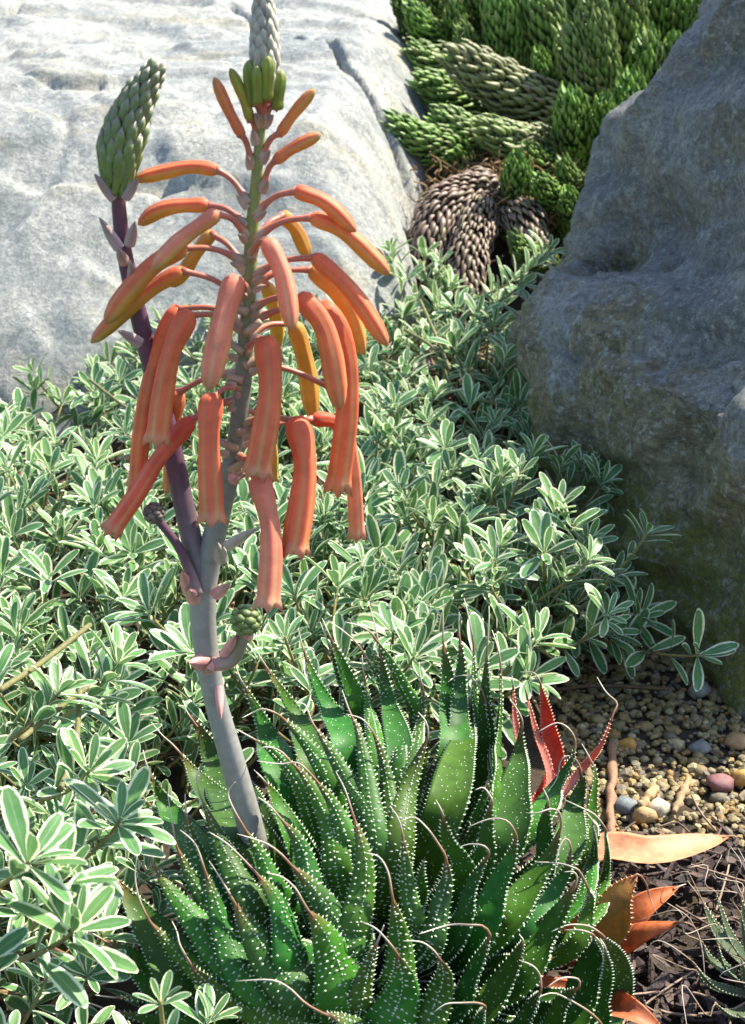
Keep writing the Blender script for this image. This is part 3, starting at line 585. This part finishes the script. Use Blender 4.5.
# second stalk with its closed cone
st2 = stalk([(207,590,YS),(197,562,YS),(185,510,YS + .002),(170,440,YS + .004),(150,360,YS + .004),(135,300,YS + .003),(123,245,YS + .002),(117,186,YS)], [22, 22, 21, 20, 20, 18, 16, 14], None, [(.2, .2, .2), (.14, .1, .12), PU, PU, PU, PU, (.11, .05, .06)], 'side_stalk', 40)
tp = [at_y(px, py, YS) for px, py in ((116, 190), (121, 150), (134, 108), (157, 66))]
bud_cone(tp, [r * pxm(tp[0]) for r in (14, 20, 21, 18, 15, 11, 4)], 13, 9, st2, cf_green, .0098, .30)
for py, dx, d, l in ((245, -6, (-.45, -.2, .9), .012), (243, 7, (.3, -.3, .9), .010), (285, 2, (.0, -.5, .9), .013), (262, -2, (-.2, -.6, .8), .009), (342, -7, (-.7, -.4, .6), .010), (196, -6, (-.6, -.2, .9), .010), (196, 8, (.7, -.3, .9), .009)):
    x = np.interp(py, [186, 245, 300, 360], [117, 123, 135, 150]) + dx; mb = MB(); bract(mb, at_y(x, py, YS - .0022), np.array(d), l * .8, .0020, np.array([.36, .27, .26])); mb.build('bract', 'stalk', st2)
# two stunted side shoots
def shoot(pts, ws, cols, budc, budr, cb, nm):
    o = stalk([(px, py, YS - .004) for px, py in pts], ws, None, cols, nm, 16, 10); c = at_y(budc[0], budc[1], YS - .004); r = budr * pxm(c)
    for k in range(34):
        z = 1 - 2 * (k + .5) / 34; a = k * 2.4; d = np.array([math.sqrt(1 - z * z) * math.cos(a), math.sqrt(1 - z * z) * math.sin(a), z]); s_ = unit(np.cross(d, [.3, .2, 1])); u_ = np.cross(d, s_)
        V = [c + d * r * (.72 + .12 * v[0]) + s_ * v[1] * r * .34 + u_ * v[2] * r * .22 for v in ICO1[0]]; mb = MB(); mb.add(V, ICO1[1], np.array(cb) * random.uniform(.75, 1.25)); mb.build('bud', 'bud', o)
    mb = MB(); mb.add(ICO2[0] * r * .74 + c, ICO2[1], np.array(cb) * .8); mb.build('bud_core', 'bud', o); return o
s3 = shoot([(197, 594), (190, 572), (178, 546), (156, 517)], [14, 11, 9, 9], [(.3, .2, .2), PU, PU], (154, 513), 14, (.16, .13, .11), 'side_shoot')
s4 = shoot([(212, 664), (228, 663), (238, 652), (245, 626)], [15, 13, 13, 16], [(.4, .22, .2), (.18, .17, .1), (.2, .17, .12)], (246, 620), 20, (.15, .20, .06), 'side_shoot')
PK = np.array([.62, .30, .27])
for (o, px, py, d, l, w, c) in ((main, 212, 668, (-.2, -1, .6), .009, .010, PK), (main, 206, 662, (-.8, -.5, .3), .008, .009, PK), (main, 226, 655, (.35, -.4, 1), .014, .006, PK), (main, 189, 590, (-.15, -.5, 1), .014, .006, PK), (main, 196, 600, (-.2, -.6, .9), .010, .008, PK), (main, 222, 560, (-.1, -.5, 1), .012, .006, np.array([.4, .34, .3])), (main, 230, 545, (.8, -.3, .7), .016, .005, np.array([.42, .38, .34])), (main, 216, 595, (.7, -.4, .8), .010, .006, PK), (main, 232, 480, (.5, -.6, .4), .006, .006, PK), (s4, 246, 640, (.1, -.6, .9), .008, .007, PK), (s4, 238, 644, (-.3, -.5, .9), .007, .006, PK), (main, 219, 690, (.1, -.8, -.9), .012, .004, PK * .8)):
    mb = MB(); bract(mb, at_y(px, py, YS - .0034), np.array(d), l * .8, w * .42, c); mb.build('bract', 'stalk', o)

# ---------------------------------------------------------------- column succulents between the rocks
clump = thing('succulent_clump', 'clump of green and browned column succulents wedged between the two boulders', 'succulent', (.10, .75, .11))
def scale_leaf_mesh(c0, c1, nm):
    rows = 5; mb = MB(); V = []; cols = []
    for i in range(rows):
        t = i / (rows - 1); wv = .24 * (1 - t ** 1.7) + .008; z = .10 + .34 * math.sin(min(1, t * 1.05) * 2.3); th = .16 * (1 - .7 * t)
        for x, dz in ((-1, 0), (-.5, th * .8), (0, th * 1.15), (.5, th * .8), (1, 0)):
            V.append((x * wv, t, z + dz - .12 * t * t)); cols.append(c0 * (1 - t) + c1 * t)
    F = [(i * 5 + k, i * 5 + k + 1, (i + 1) * 5 + k + 1, (i + 1) * 5 + k) for i in range(rows - 1) for k in range(4)] + [(i * 5 + 4, i * 5, (i + 1) * 5, (i + 1) * 5 + 4) for i in range(rows - 1)]
    V = np.array(V); mb.add(V, F, np.array(cols)); return V, F, np.array(cols), mb.mesh(nm, 'scale_leaf')
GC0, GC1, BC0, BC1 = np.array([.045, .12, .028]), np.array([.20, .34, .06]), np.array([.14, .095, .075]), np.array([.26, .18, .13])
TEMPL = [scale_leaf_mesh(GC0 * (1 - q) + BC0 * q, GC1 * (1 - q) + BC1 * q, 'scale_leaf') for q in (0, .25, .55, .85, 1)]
ST = [((585,44),(579,-25),36,0),((440,14),(432,-25),30,.2),((412,12),(399,-20),28,.1),((612,24),(607,-30),34,0),((440,42),(411,8),26,0),((458,38),(455,5),24,.1),((478,55),(462,30),24,.2),((450,64),(414,50),30,.1),((562,114),(456,57),44,.5),((482,98),(424,82),36,0),((452,152),(392,122),34,0),((492,138),(440,118),34,.1),
 ((548,152),(487,130),40,.3),((546,92),(540,56),24,0),((510,60),(497,-15),36,0),((562,60),(535,-12),44,.1),((594,104),(568,36),36,.3),((606,100),(590,-2),36,.2),((626,66),(622,-12),42,.2),((641,92),(647,42),36,.1),((668,82),(673,42),28,0),
 ((648,112),(674,76),28,.1),((631,122),(631,80),34,0),((630,130),(631,98),30,0),((574,150),(570,98),36,0),((603,148),(603,104),30,0),((660,50),(656,-20),36,0),((682,50),(678,-12),34,0),((690,60),(708,-6),30,.1),((517,196),(517,160),30,0),
 ((560,200),(540,180),26,0),((575,190),(563,163),24,.2),((598,190),(602,158),26,0),((574,215),(568,196),26,0),((545,165),(530,150),26,.1),((480,20),(476,-14),28,.1),((520,30),(516,-20),34,0),((545,262),(515,240),24,.1)]
BR = [([(492,188),(462,198),(438,218),(422,252)],40,1),([(480,205),(476,225),(468,258),(464,292)],36,.95),([(514,210),(526,228),(538,256)],36,.9)]
def ycl(py): return float(np.interp(py, [0, 100, 200, 290], [.93, .80, .655, .585]))
tot = 0
def succ(P3, w, q):
    global tot
    L_ = np.linalg.norm(np.diff(np.array(P3), axis=0), axis=1).sum(); n = 40; C = spline(P3, n); T, N, B = frames(C, np.array([0, -1., .2]), 0)
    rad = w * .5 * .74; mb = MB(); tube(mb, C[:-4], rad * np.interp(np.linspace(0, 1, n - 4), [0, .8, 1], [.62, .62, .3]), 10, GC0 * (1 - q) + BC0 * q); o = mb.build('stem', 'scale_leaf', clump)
    ll = w * .42; rowsp = ll * .30; rows = int(L_ / rowsp) + 2; per = 11
    items = []
    for i in range(rows):
        t = min(1, i / (rows - 1)); f = t * (n - 1); j = min(n - 1, int(f)); rt = float(np.interp(t, [0, .6, .85, 1], [.66, .70, .52, .10])) * w * .5
        m_ = per if t < .9 else 6
        for k in range(m_):
            a = 2 * math.pi * (k + .5 * (i % 2) + .12 * i) / m_; d = N[j] * math.cos(a) + B[j] * math.sin(a)
            lean = .1 + (.35 * (1 - t) if t < .9 else 0); y_ = unit(T[j] + d * (lean * .6 + .10 * random.random()) + rng.normal(0, .07, 3)); z_ = unit(d - y_ * np.dot(d, y_)); x_ = np.cross(y_, z_)
            sc = ll * random.uniform(.85, 1.25); qq = q + (.25 * (1 - t) if q < .9 else 0) + random.uniform(-.12, .12); ti = min(4, max(0, int(round(np.interp(qq, [0, .25, .55, .85, 1], [0, 1, 2, 3, 4])))))
            items.append((C[j] + d * rt, x_ * sc, y_ * sc, z_ * sc * .9, ti))
    if tot + len(items) * .6 < 300 and w > .024:     # scales that can be told apart are leaves of their own
        far = [it for it in items if np.dot(it[3], CAM - it[0]) < -.2 * np.linalg.norm(it[3]) * np.linalg.norm(CAM - it[0])]
        near = [it for it in items if not any(it is x for x in far)]
        tot += len(near)
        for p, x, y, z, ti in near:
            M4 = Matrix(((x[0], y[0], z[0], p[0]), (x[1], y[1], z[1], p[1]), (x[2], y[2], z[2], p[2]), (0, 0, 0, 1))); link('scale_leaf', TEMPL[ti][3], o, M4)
        items = far
    if items:
        mb = MB()
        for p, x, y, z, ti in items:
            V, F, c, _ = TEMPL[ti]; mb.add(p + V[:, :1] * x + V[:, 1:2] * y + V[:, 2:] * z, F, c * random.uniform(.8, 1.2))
        tag(mb.build('scale_leaves', 'scale_leaf', o), kind='stuff')
order = [8, 12, 15] + [i for i in range(len(ST)) if i not in (8, 12, 15)]
for i in order:
    (bx, by), (tx, ty), w, q = ST[i]; yb = ycl(by); yt = yb - .012 - .02 * random.random()
    Bp, Tp = at_y(bx, by, yb), at_y(tx, ty, yt); dv = unit(Tp - Bp); back = Bp - dv * .014 + np.array([0, .006, -.022]); mid = (Bp + Tp) * .5 + np.array([0, -.002, -.003])
    succ([back, Bp, mid, Tp], w * pxm(Bp), q)
for pts, w, q in BR:
    P3 = [at_y(px, py, ycl(py) - .005) for px, py in pts]; P3[-1][2] -= .012; succ(P3, w * pxm(P3[0]), q)
mb = MB()
for k in range(420):     # dry root fibres in the cleft
    px, py = random.gauss(500, 34), random.gauss(188, 17); p = at_y(px, py, ycl(py) - .004 + .02 * random.random()); P3 = [p]
    for j in range(4): P3.append(P3[-1] + np.array([random.uniform(-.008, .008), random.uniform(-.006, .004), random.uniform(-.006, .007)]))
    tube(mb, spline(P3, 10), .0006, 4, np.array([.28, .17, .07]) * random.uniform(.5, 1.2))
tag(mb.build('dry_fibres', 'woody', clump), kind='stuff')
mb = MB(); V = np.array([at_y(500, 205, .705) + v * np.array([.045, .025, .022]) * (1 + .2 * mn.noise(Vector(v) * 3)) for v in ICO2[0]]); mb.add(V, ICO2[1], np.array([.13, .08, .04])); mb.build('root_mound', 'bark', clump)

# ---------------------------------------------------------------- variegated shrubs
def vleaf(rows, bend, fold, wid, tint):
    V = []; U = []; prof = [.05, .18, .62, .92, 1.0, .90, .60, .16]; pt = [0, .1, .3, .48, .64, .8, .93, 1]
    for i in range(rows):
        t = i / (rows - 1); t = 1 - (1 - t) ** 1.25; w = np.interp(t, pt, prof) * wid * .5 + .004
        for u in (-1, 0, 1): V.append((u * w, t * math.cos(bend * t * .5), -bend * t * t * .35 + abs(u) * w * fold)); U.append((u, t))
    F = [(i * 3 + k, i * 3 + k + 1, (i + 1) * 3 + k + 1, (i + 1) * 3 + k) for i in range(rows - 1) for k in (0, 1)]
    V = np.array(V); mb = MB(); mb.add(V, F, np.array(tint), np.array(U)); return V, F, np.array(U), np.array(tint), mb.mesh('leaf', 'variegated')
VL = [vleaf(8, b_, f_, w_, t_) for b_, f_, w_, t_ in ((.3, .35, .27, (1, 1, 1)), (.7, .25, .25, (.92, .96, .92)), (-.2, .4, .285, (1.05, 1.05, .92)), (.5, .15, .30, (.86, .92, .88)), (.1, .5, .235, (1, .98, .88)))]
def sprig(base, tipd, length, rise, nodes, lsz, term=6):
    """stem points and leaf frames of one shoot"""
    base = np.asarray(base, float); d = unit(tipd)
    P = [base, base + d * length * .45 + np.array([0, 0, rise * .35]), base + d * length * .85 + np.array([0, 0, rise * .85]), base + d * length + np.array([0, 0, rise * 1.12])]
    C = spline(P, 14); T, N, B = frames(C, np.array([.1, .2, 1.]), 7); lv = []
    for k in range(nodes):
        t = .30 + .66 * k / max(1, nodes - 1); i = min(13, int(t * 13)); a0 = (k % 2) * math.pi / 2 + random.uniform(-.3, .3)
        for s_ in (0, math.pi):
            a = a0 + s_; r = N[i] * math.cos(a) + B[i] * math.sin(a); y = unit(r + T[i] * random.uniform(.35, .9) + np.array([0, 0, .25]))
            z = unit(T[i] * .8 + np.array([0, 0, .8]) - r * .3 + rng.normal(0, .22, 3)); lv.append((C[i], y, z, lsz * random.uniform(.75, 1.15) * (.85 + .25 * math.sin(t * 3))))
    for k in range(term):
        a = k * 2.4 + random.random() * .4; r = N[-1] * math.cos(a) + B[-1] * math.sin(a); q = k / term; y = unit(r * (1.1 - .6 * q) + T[-1] * (.45 + .8 * q)); z = unit(T[-1] - r * .3 + np.array([0, 0, .3]) + rng.normal(0, .12, 3))
        lv.append((C[-1] - T[-1] * .002 * (1 - q), y, z, lsz * (1.05 - .5 * q) * random.uniform(.85, 1.1)))
    out = []
    for p, y, z, s_ in lv:
        z = unit(z - y * np.dot(z, y)); x = np.cross(y, z); out.append((p, x * s_, y * s_, z * s_, random.randrange(5)))
    return C, out
STEMC = np.array([.22, .19, .06])
def inside(px, py, poly):
    r = False; j = len(poly) - 1
    for i in range(len(poly)):
        xi, yi = poly[i]; xj, yj = poly[j]
        if (yi > py) != (yj > py) and px < (xj - xi) * (py - yi) / (yj - yi) + xi: r = not r
        j = i
    return r
REG = [(-700, 440), (-60, 400), (0, 388), (60, 372), (110, 345), (200, 330), (330, 300), (372, 282), (395, 262), (440, 275), (470, 300), (500, 292), (512, 330), (500, 380), (512, 430), (540, 468), (565, 500), (560, 560), (600, 600), (650, 640),
       (600, 668), (520, 690), (480, 680), (250, 700), (190, 760), (150, 800), (110, 880), (90, 960), (60, 1040), (40, 1300), (-700, 1300)]
HOLLOW = [(at_z(px, py, .02), r) for px, py, r in ((100, 452, .030), (25, 482, .024), (290, 612, .022), (40, 705, .014), (455, 520, .018), (150, 760, .012))]
sprigs = []
for gxi in np.arange(-.60, .22, .0145):
    for gyi in np.arange(-.28, .66, .0145):
        x = gxi + random.uniform(-.008, .008); y = gyi + random.uniform(-.008, .008)
        px, py = proj((x, y, zg(x, y) + .045))
        if not inside(px, py, REG) or (px > 530 and py > 605): continue
        if math.hypot(x - ALOE_C[0], (y - ALOE_C[1]) * 1.05) < .088: continue
        if x < -.44 and random.random() < .5: continue
        # hollows where the shaded floor shows through
        if any(math.hypot(x - h[0], y - h[1]) < r for h, r in HOLLOW): continue
        if mn.noise(Vector((x * 17, y * 17, 4))) < -.36: continue
        hgt = .042 + .018 * mn.noise(Vector((x * 11, y * 11, 9))) + random.uniform(-.008, .012)
        az = random.uniform(0, 2 * math.pi); tip = np.array([math.cos(az), math.sin(az) - .35, 0]); z0 = zg(x, y) + hgt * .35
        C, lv = sprig((x, y, z0), tip, random.uniform(.022, .05), hgt * .7, random.randint(3, 5), (.0175 if y > .1 else .0150) * random.uniform(.8, 1.15), random.randint(5, 8)); sprigs.append((C, lv))
for k in range(420):      # lower shoots that close the mat near the aloe
    x, y = random.uniform(-.30, -.05), random.uniform(-.26, .14)
    if not inside(*proj((x, y, .03)), REG) or math.hypot(x - ALOE_C[0], y - ALOE_C[1]) < .092: continue
    az = random.uniform(0, 2 * math.pi); sprigs.append(sprig((x, y, .008), (math.cos(az), math.sin(az) - .3, 0), random.uniform(.02, .04), random.uniform(.012, .03), random.randint(3, 4), random.uniform(.0125, .017), random.randint(5, 7)))
def tsprig(tpx, tpy, y, bpx, bpy, yb, nodes=6, lsz=.0185, term=7):      # a shoot that ends at a chosen place
    Tp, Bp = at_y(tpx, tpy, y), at_y(bpx, bpy, yb); d = Tp - Bp; l = np.linalg.norm(d[:2]); C, lv = sprig(Bp, np.array([d[0], d[1], 0]), l, d[2] / 1.12, nodes, lsz, term); sprigs.append((C, lv))
for a in [(604,492,.29,520,520,.33,7),(612,578,.235,540,600,.26,6),(560,505,.30,490,520,.33,6),(700,655,.165,600,640,.21,4,.019,5),(640,618,.20,540,625,.23,7,.021,8),(612,632,.195,530,632,.225,7,.019,8),(560,610,.22,500,610,.25,7,.02,8),
          (575,628,.205,510,630,.23,6,.018,7),(520,405,.38,470,430,.41,6),(532,440,.35,470,460,.38,6),(548,252,.50,470,300,.52,10,.017,7),(520,285,.50,455,320,.52,8,.017,7),(500,640,.185,450,625,.21,6,.018,8),(538,640,.19,495,640,.22,5,.018,7),
          (400,640,.14,400,600,.18,6,.021,8),(440,600,.19,420,570,.23,6,.021,8),(415,660,.125,395,630,.16,5,.021,8),(390,250,.56,400,300,.55,6,.015,6),(440,262,.55,430,310,.55,6,.015,6),(160,1000,-.115,168,1060,-.11,2,.0085,4),
          (120,820,-.055,60,870,-.05,5,.0165,8),(60,880,-.085,30,930,-.09,4,.0175,6),(75,930,-.10,20,960,-.1,4,.0175,6),(30,860,-.10,-30,900,-.10,3,.019,5),(90,770,-.02,40,800,-.01,5,.0165,8),(60,690,.02,10,740,.01,6,.016,8),(120,660,.05,60,720,.04,7,.016,8),
          (500,500,.29,450,520,.31,6,.021,8),(470,560,.23,430,540,.27,6,.021,8),(430,520,.27,400,500,.31,6,.021,8),(520,560,.25,470,560,.28,6,.021,8),(380,560,.22,370,530,.27,6,.02,8),(330,560,.24,320,530,.27,6,.02,8),(300,640,.17,280,600,.2,6,.02,8)]:
    tsprig(*a)
# long bare runners seen between the leaves
RUN = [[(0,690,-.01),(45,660,.03),(90,625,.06)],[(20,740,0),(70,700,.03),(100,680,.05)],[(60,790,-.02),(75,750,0),(80,690,.03)],[(405,330,.46),(435,350,.44),(455,390,.41),(500,405,.39)],[(420,300,.48),(440,345,.44),(450,370,.42)],[(90,380,.40),(130,410,.37),(170,430,.35)],[(250,620,.17),(310,610,.17),(360,600,.19)],[(230,640,.15),(300,650,.14),(340,630,.16)]]
PL = [('variegated shrub with cream-edged leaves spreading on the ground left of the aloe', lambda x, y: x < -.035 and y < .16),
      ('variegated shrub with sunlit cream-edged leaves below the pale slab', lambda x, y: x < .045 and not (x < -.035 and y < .16)),
      ('variegated shrub with grey-green cream-edged leaves trailing against the mossy boulder', lambda x, y: x >= .045)]
buckets = [[], [], []]
for s_ in sprigs:
    e = s_[0][-1]; buckets[0 if PL[0][1](e[0], e[1]) else 1 if PL[1][1](e[0], e[1]) else 2].append(s_)
for bi, (lab, _) in enumerate(PL):
    bk = buckets[bi]; c = np.mean([s_[0][0] for s_ in bk], axis=0); sh = thing('variegated_shrub', lab, 'shrub', (c[0], c[1], zg(c[0], c[1])), 'variegated ground-covering shrubs')
    def score(s_):
        e = s_[0][-1]; px, py = proj(e); vis = -20 < px < 765 and -20 < py < 1044 and not (120 < px < 620 and py > 680 and e[1] > -.1)
        return (np.linalg.norm(e - CAM) - 1.2 * e[2]) if vis else 9
    bk.sort(key=score); cnt = 0; rest = MB()
    for C, lv in bk:
        r = np.linspace(.0008, .0005, len(C))
        if cnt + len(lv) <= 300:
            mb = MB(); tube(mb, C, r, 6, STEMC * random.uniform(.8, 1.2)); o = mb.build('sprig', 'woody', sh); cnt += len(lv)
            for p, x, y, z, k in lv:
                link('leaf', VL[k][4], o, Matrix(((x[0], y[0], z[0], p[0]), (x[1], y[1], z[1], p[1]), (x[2], y[2], z[2], p[2]), (0, 0, 0, 1))))
        else:
            for p, x, y, z, k in lv:
                V, F, U, tn, _ = VL[k]; rest.add(p + V[:, :1] * x + V[:, 1:2] * y + V[:, 2:] * z, F, tn * random.uniform(.88, 1.08), U)
    tag(rest.build('foliage', 'variegated', sh), kind='stuff')
    mb = MB()
    for C, lv in bk: tube(mb, C[::2], np.linspace(.0008, .0005, len(C[::2])), 5, STEMC * random.uniform(.6, 1.2))
    for k in range(200):      # old brown wood below the leaves
        s_ = random.choice(bk)[0][0]; a = random.uniform(0, 6.3); l = random.uniform(.02, .06); p = s_ + np.array([random.uniform(-.02, .02), random.uniform(-.02, .02), 0]); p[2] = zg(p[0], p[1]) + random.uniform(.002, .02)
        if proj(p)[0] > 540 and proj(p)[1] > 640: continue
        q = p + np.array([math.cos(a) * l, math.sin(a) * l, random.uniform(0, .015)]); tube(mb, spline([p, (p + q) / 2 + rng.normal(0, .004, 3), q], 6), .0009, 4, np.array([.20, .12, .06]) * random.uniform(.5, 1.3))
    tag(mb.build('twiggy_growth', 'woody', sh), kind='stuff')
    if bi < 2 or True:
        for rn in RUN:
            P3 = [at_y(*q) for q in rn]; x, y = P3[1][0], P3[1][1]; b_ = 0 if PL[0][1](x, y) else 1 if PL[1][1](x, y) else 2
            if b_ == bi: mb = MB(); tube(mb, spline(P3, 20), .0009, 8, np.array([.15, .14, .05])); mb.build('runner', 'woody', sh)

# ---------------------------------------------------------------- gravel and bark round the aloe
PCOL = [(.30, .22, .09), (.34, .26, .12), (.22, .17, .085), (.20, .17, .10), (.40, .34, .20), (.24, .20, .13), (.34, .21, .07), (.16, .145, .11), (.30, .24, .13)]
PCOL = [tuple(np.array(q) * (.80, .76, .66)) for q in PCOL]; PM = []
for k in range(18):
    V0, F0 = ICO1 if k % 3 else ICO2; sc = np.array([1, random.uniform(.65, 1), random.uniform(.45, .75)])
    V = np.array([v * sc * (1 + .32 * mn.noise(Vector(v) * 1.3 + Vector((k * 3.1, 0, 0)))) for v in ICO1[0]]); col = np.array(PCOL[k % 9]) * random.uniform(.8, 1.15)
    mb = MB(); mb.add(V, ICO1[1], col); PM.append((V, ICO1[1], col, mb.mesh('pebble', 'stone', smooth=(k % 2 == 0))))
def gravel_ok(x, y): 
    px, py = proj((x, y, 0)); return x > .055 and not (px < 560 and py > 700) and (py < 850 + 40 * mn.noise(Vector((x * 30, y * 30, 0))))
cand = []
for k in range(17000):
    x, y = random.uniform(.05, .42), random.uniform(-.08, .30)
    if gravel_ok(x, y): cand.append((x, y, random.choice([.0011, .0014, .0017, .0020, .0025])))
for k in range(560):
    x, y = random.uniform(.06, .26), random.uniform(-.03, .22)
    if gravel_ok(x, y): cand.append((x, y, random.choice([.0026, .003, .0034, .004])))
def vis_px(c):
    px, py = proj((c[0], c[1], .004)); return c[2] / pxm((c[0], c[1], 0)) if (590 < px < 745 and 660 < py < 860) or (560 < px < 640 and 650 < py < 760) else 0
cand.sort(key=vis_px, reverse=True); mb = MB()
for i, (x, y, r) in enumerate(cand):
    V, F, col, me = PM[random.randrange(18)]; rot = Matrix.Rotation(random.uniform(0, 6.3), 3, 'Z') @ Matrix.Rotation(random.uniform(-.5, .5), 3, 'X'); p = Vector((x, y, zg(x, y) + r * random.uniform(.15, .5) + (0.0012 if r < .0024 else 0)))
    if i < 285: M4 = Matrix.Translation(p) @ rot.to_4x4() @ Matrix.Scale(r, 4); link('pebble', me, ground, M4)
    else: mb.add(V @ np.array(rot).T * r + np.array(p), F, col * random.uniform(.75, 1.25))
tag(mb.build('gravel', 'stone', ground, smooth=False), kind='stuff')
for (px, py, r, col, flat) in ((720,782,.0058,(.20,.085,.085),.5),(700,748,.0048,(.17,.17,.16),.6),(738,742,.0055,(.36,.23,.10),.6),(628,745,.0042,(.42,.22,.04),.7),(626,806,.0048,(.15,.17,.18),.7),(656,808,.0048,(.45,.42,.30),.7),(742,778,.0042,(.40,.22,.05),.8),(644,815,.0045,(.42,.27,.12),.8),(700,690,.005,(.25,.24,.2),.7)):
    p = at_z(px, py, .003); V = np.array([v * np.array([1, .8, flat]) * r * (1 + .35 * mn.noise(Vector(v) * 1.4 + Vector((px, 0, 0)))) for v in ICO2[0]]) + p; mb = MB(); mb.add(V, ICO2[1], np.array(col)); mb.build('pebble', 'stone', ground, smooth=True)
# bark chips
def chip(mb, p, l, w, h, col):
    a = random.uniform(0, 6.3); rot = np.array(Matrix.Rotation(a, 3, 'Z') @ Matrix.Rotation(random.uniform(-.6, .6), 3, 'X') @ Matrix.Rotation(random.uniform(-.5, .5), 3, 'Y'))
    V = np.array([(x * l * random.uniform(.6, 1.1), y * w * random.uniform(.6, 1.1), z * h + .25 * h * x * x) for z in (-1, 1) for x, y in ((-1, -.6), (0, -1), (1, -.5), (1, .6), (0, 1), (-1, .5))])
    F = [tuple(range(6))[::-1], tuple(range(6, 12))] + [(k, (k + 1) % 6, 6 + (k + 1) % 6, 6 + k) for k in range(6)]
    mb.add(V @ rot.T + p, F, col)
def mulch_ok(x, y):
    px, py = proj((x, y, 0)); return x > .045 and py > 846 + 30 * mn.noise(Vector((x * 30, y * 30, 0)))
mb = MB(); n_ch = 0
CH = [np.array([.060, .038, .032]), np.array([.10, .066, .052]), np.array([.040, .026, .022]), np.array([.14, .095, .07]), np.array([.075, .05, .05])]
for k in range(7000):
    x, y = random.uniform(.05, .36), random.uniform(-.24, .10)
    if not mulch_ok(x, y): continue
    p = np.array([x, y, zg(x, y) + random.uniform(.001, .009)]); l = random.uniform(.0014, .0056); px, py = proj(p); c = random.choice(CH) * random.uniform(.45, 1.0)
    if l > .0040 and n_ch < 250 and 600 < px < 760 and 840 < py < 1040: one = MB(); chip(one, p, l, l * random.uniform(.18, .45), .0008, c); one.build('bark_chip', 'bark', ground, smooth=False); n_ch += 1
    else: chip(mb, p, l, l * random.uniform(.12, .4), .0007, c)
for k in range(700):
    x, y = random.uniform(.07, .30), random.uniform(-.2, .09)
    if not mulch_ok(x, y): continue
    p = np.array([x, y, zg(x, y) + random.uniform(.003, .012)]); a = random.uniform(0, 6.3); l = random.uniform(.008, .03); q = p + np.array([math.cos(a) * l, math.sin(a) * l, random.uniform(-.004, .004)])
    tube(mb, spline([p, (p + q) / 2 + rng.normal(0, .002, 3), q], 6), .0004, 4, np.array([.22, .15, .11]) * random.uniform(.4, 1.3))
tag(mb.build('bark_mulch', 'bark', ground, smooth=False), kind='stuff')
# twigs
def twig(pts, r, label, col):
    C = spline([at_z(px, py, z) for px, py, z in pts], 14); C += rng.normal(0, .0003, C.shape); mb = MB(); tube(mb, C, r * (1 + .2 * rng.normal(0, 1, 14)), 8, np.array(col)); tag(mb.build('twig', 'woody'), label, 'twig')
twig([(612,742,.004),(613,775,.005),(610,805,.005),(612,838,.005)], .0017, 'straight reddish brown twig lying on gravel beside the aloe', (.26, .14, .08))
twig([(640,806,.006),(648,797,.007),(656,787,.006)], .0016, 'short pale tan twig lying on the gravel', (.40, .27, .13))
twig([(674,812,.006),(682,795,.007),(688,778,.006)], .0014, 'thin brown twig lying on gravel near the purple stone', (.30, .2, .1))

# ---------------------------------------------------------------- bristly plant at the right
bp = at_z(792, 1000, 0); br_pl = thing('bristly_succulent', 'small grey-green succulent with whitish bristles beside the bark mulch', 'succulent', tuple(bp))
for k in range(46):
    a = k * 2.39996; q = math.sqrt((k + .5) / 46); inc = .15 + q * 1.15; d = np.array([math.sin(inc) * math.cos(a), math.sin(inc) * math.sin(a), math.cos(inc)]); l = random.uniform(.028, .040)
    b0 = bp + np.array([d[0] * .008, d[1] * .008, .002]); P3 = [b0, b0 + d * l * .5 + np.array([d[0], d[1], 0]) * .005, b0 + d * l + np.array([-d[0], -d[1], .6]) * .003]
    e = P3[-1]; brs = [e + d * .005 + rng.normal(0, .0016, 3), e + d * .010 + rng.normal(0, .003, 3), e + d * .013 + rng.normal(0, .005, 3)]
    leaf_mesh(P3, .0048, unit(np.array([-d[0], -d[1], .6])), 'leaf', br_pl, np.array([.085, .125, .065]) * random.uniform(.8, 1.2), np.array([.22, .15, .09]), brs, tub=0, rings=12, horn=(.40, .38, .28), brc=(np.array([.25, .16, .09]), np.array([.55, .47, .36])), brr=.6)
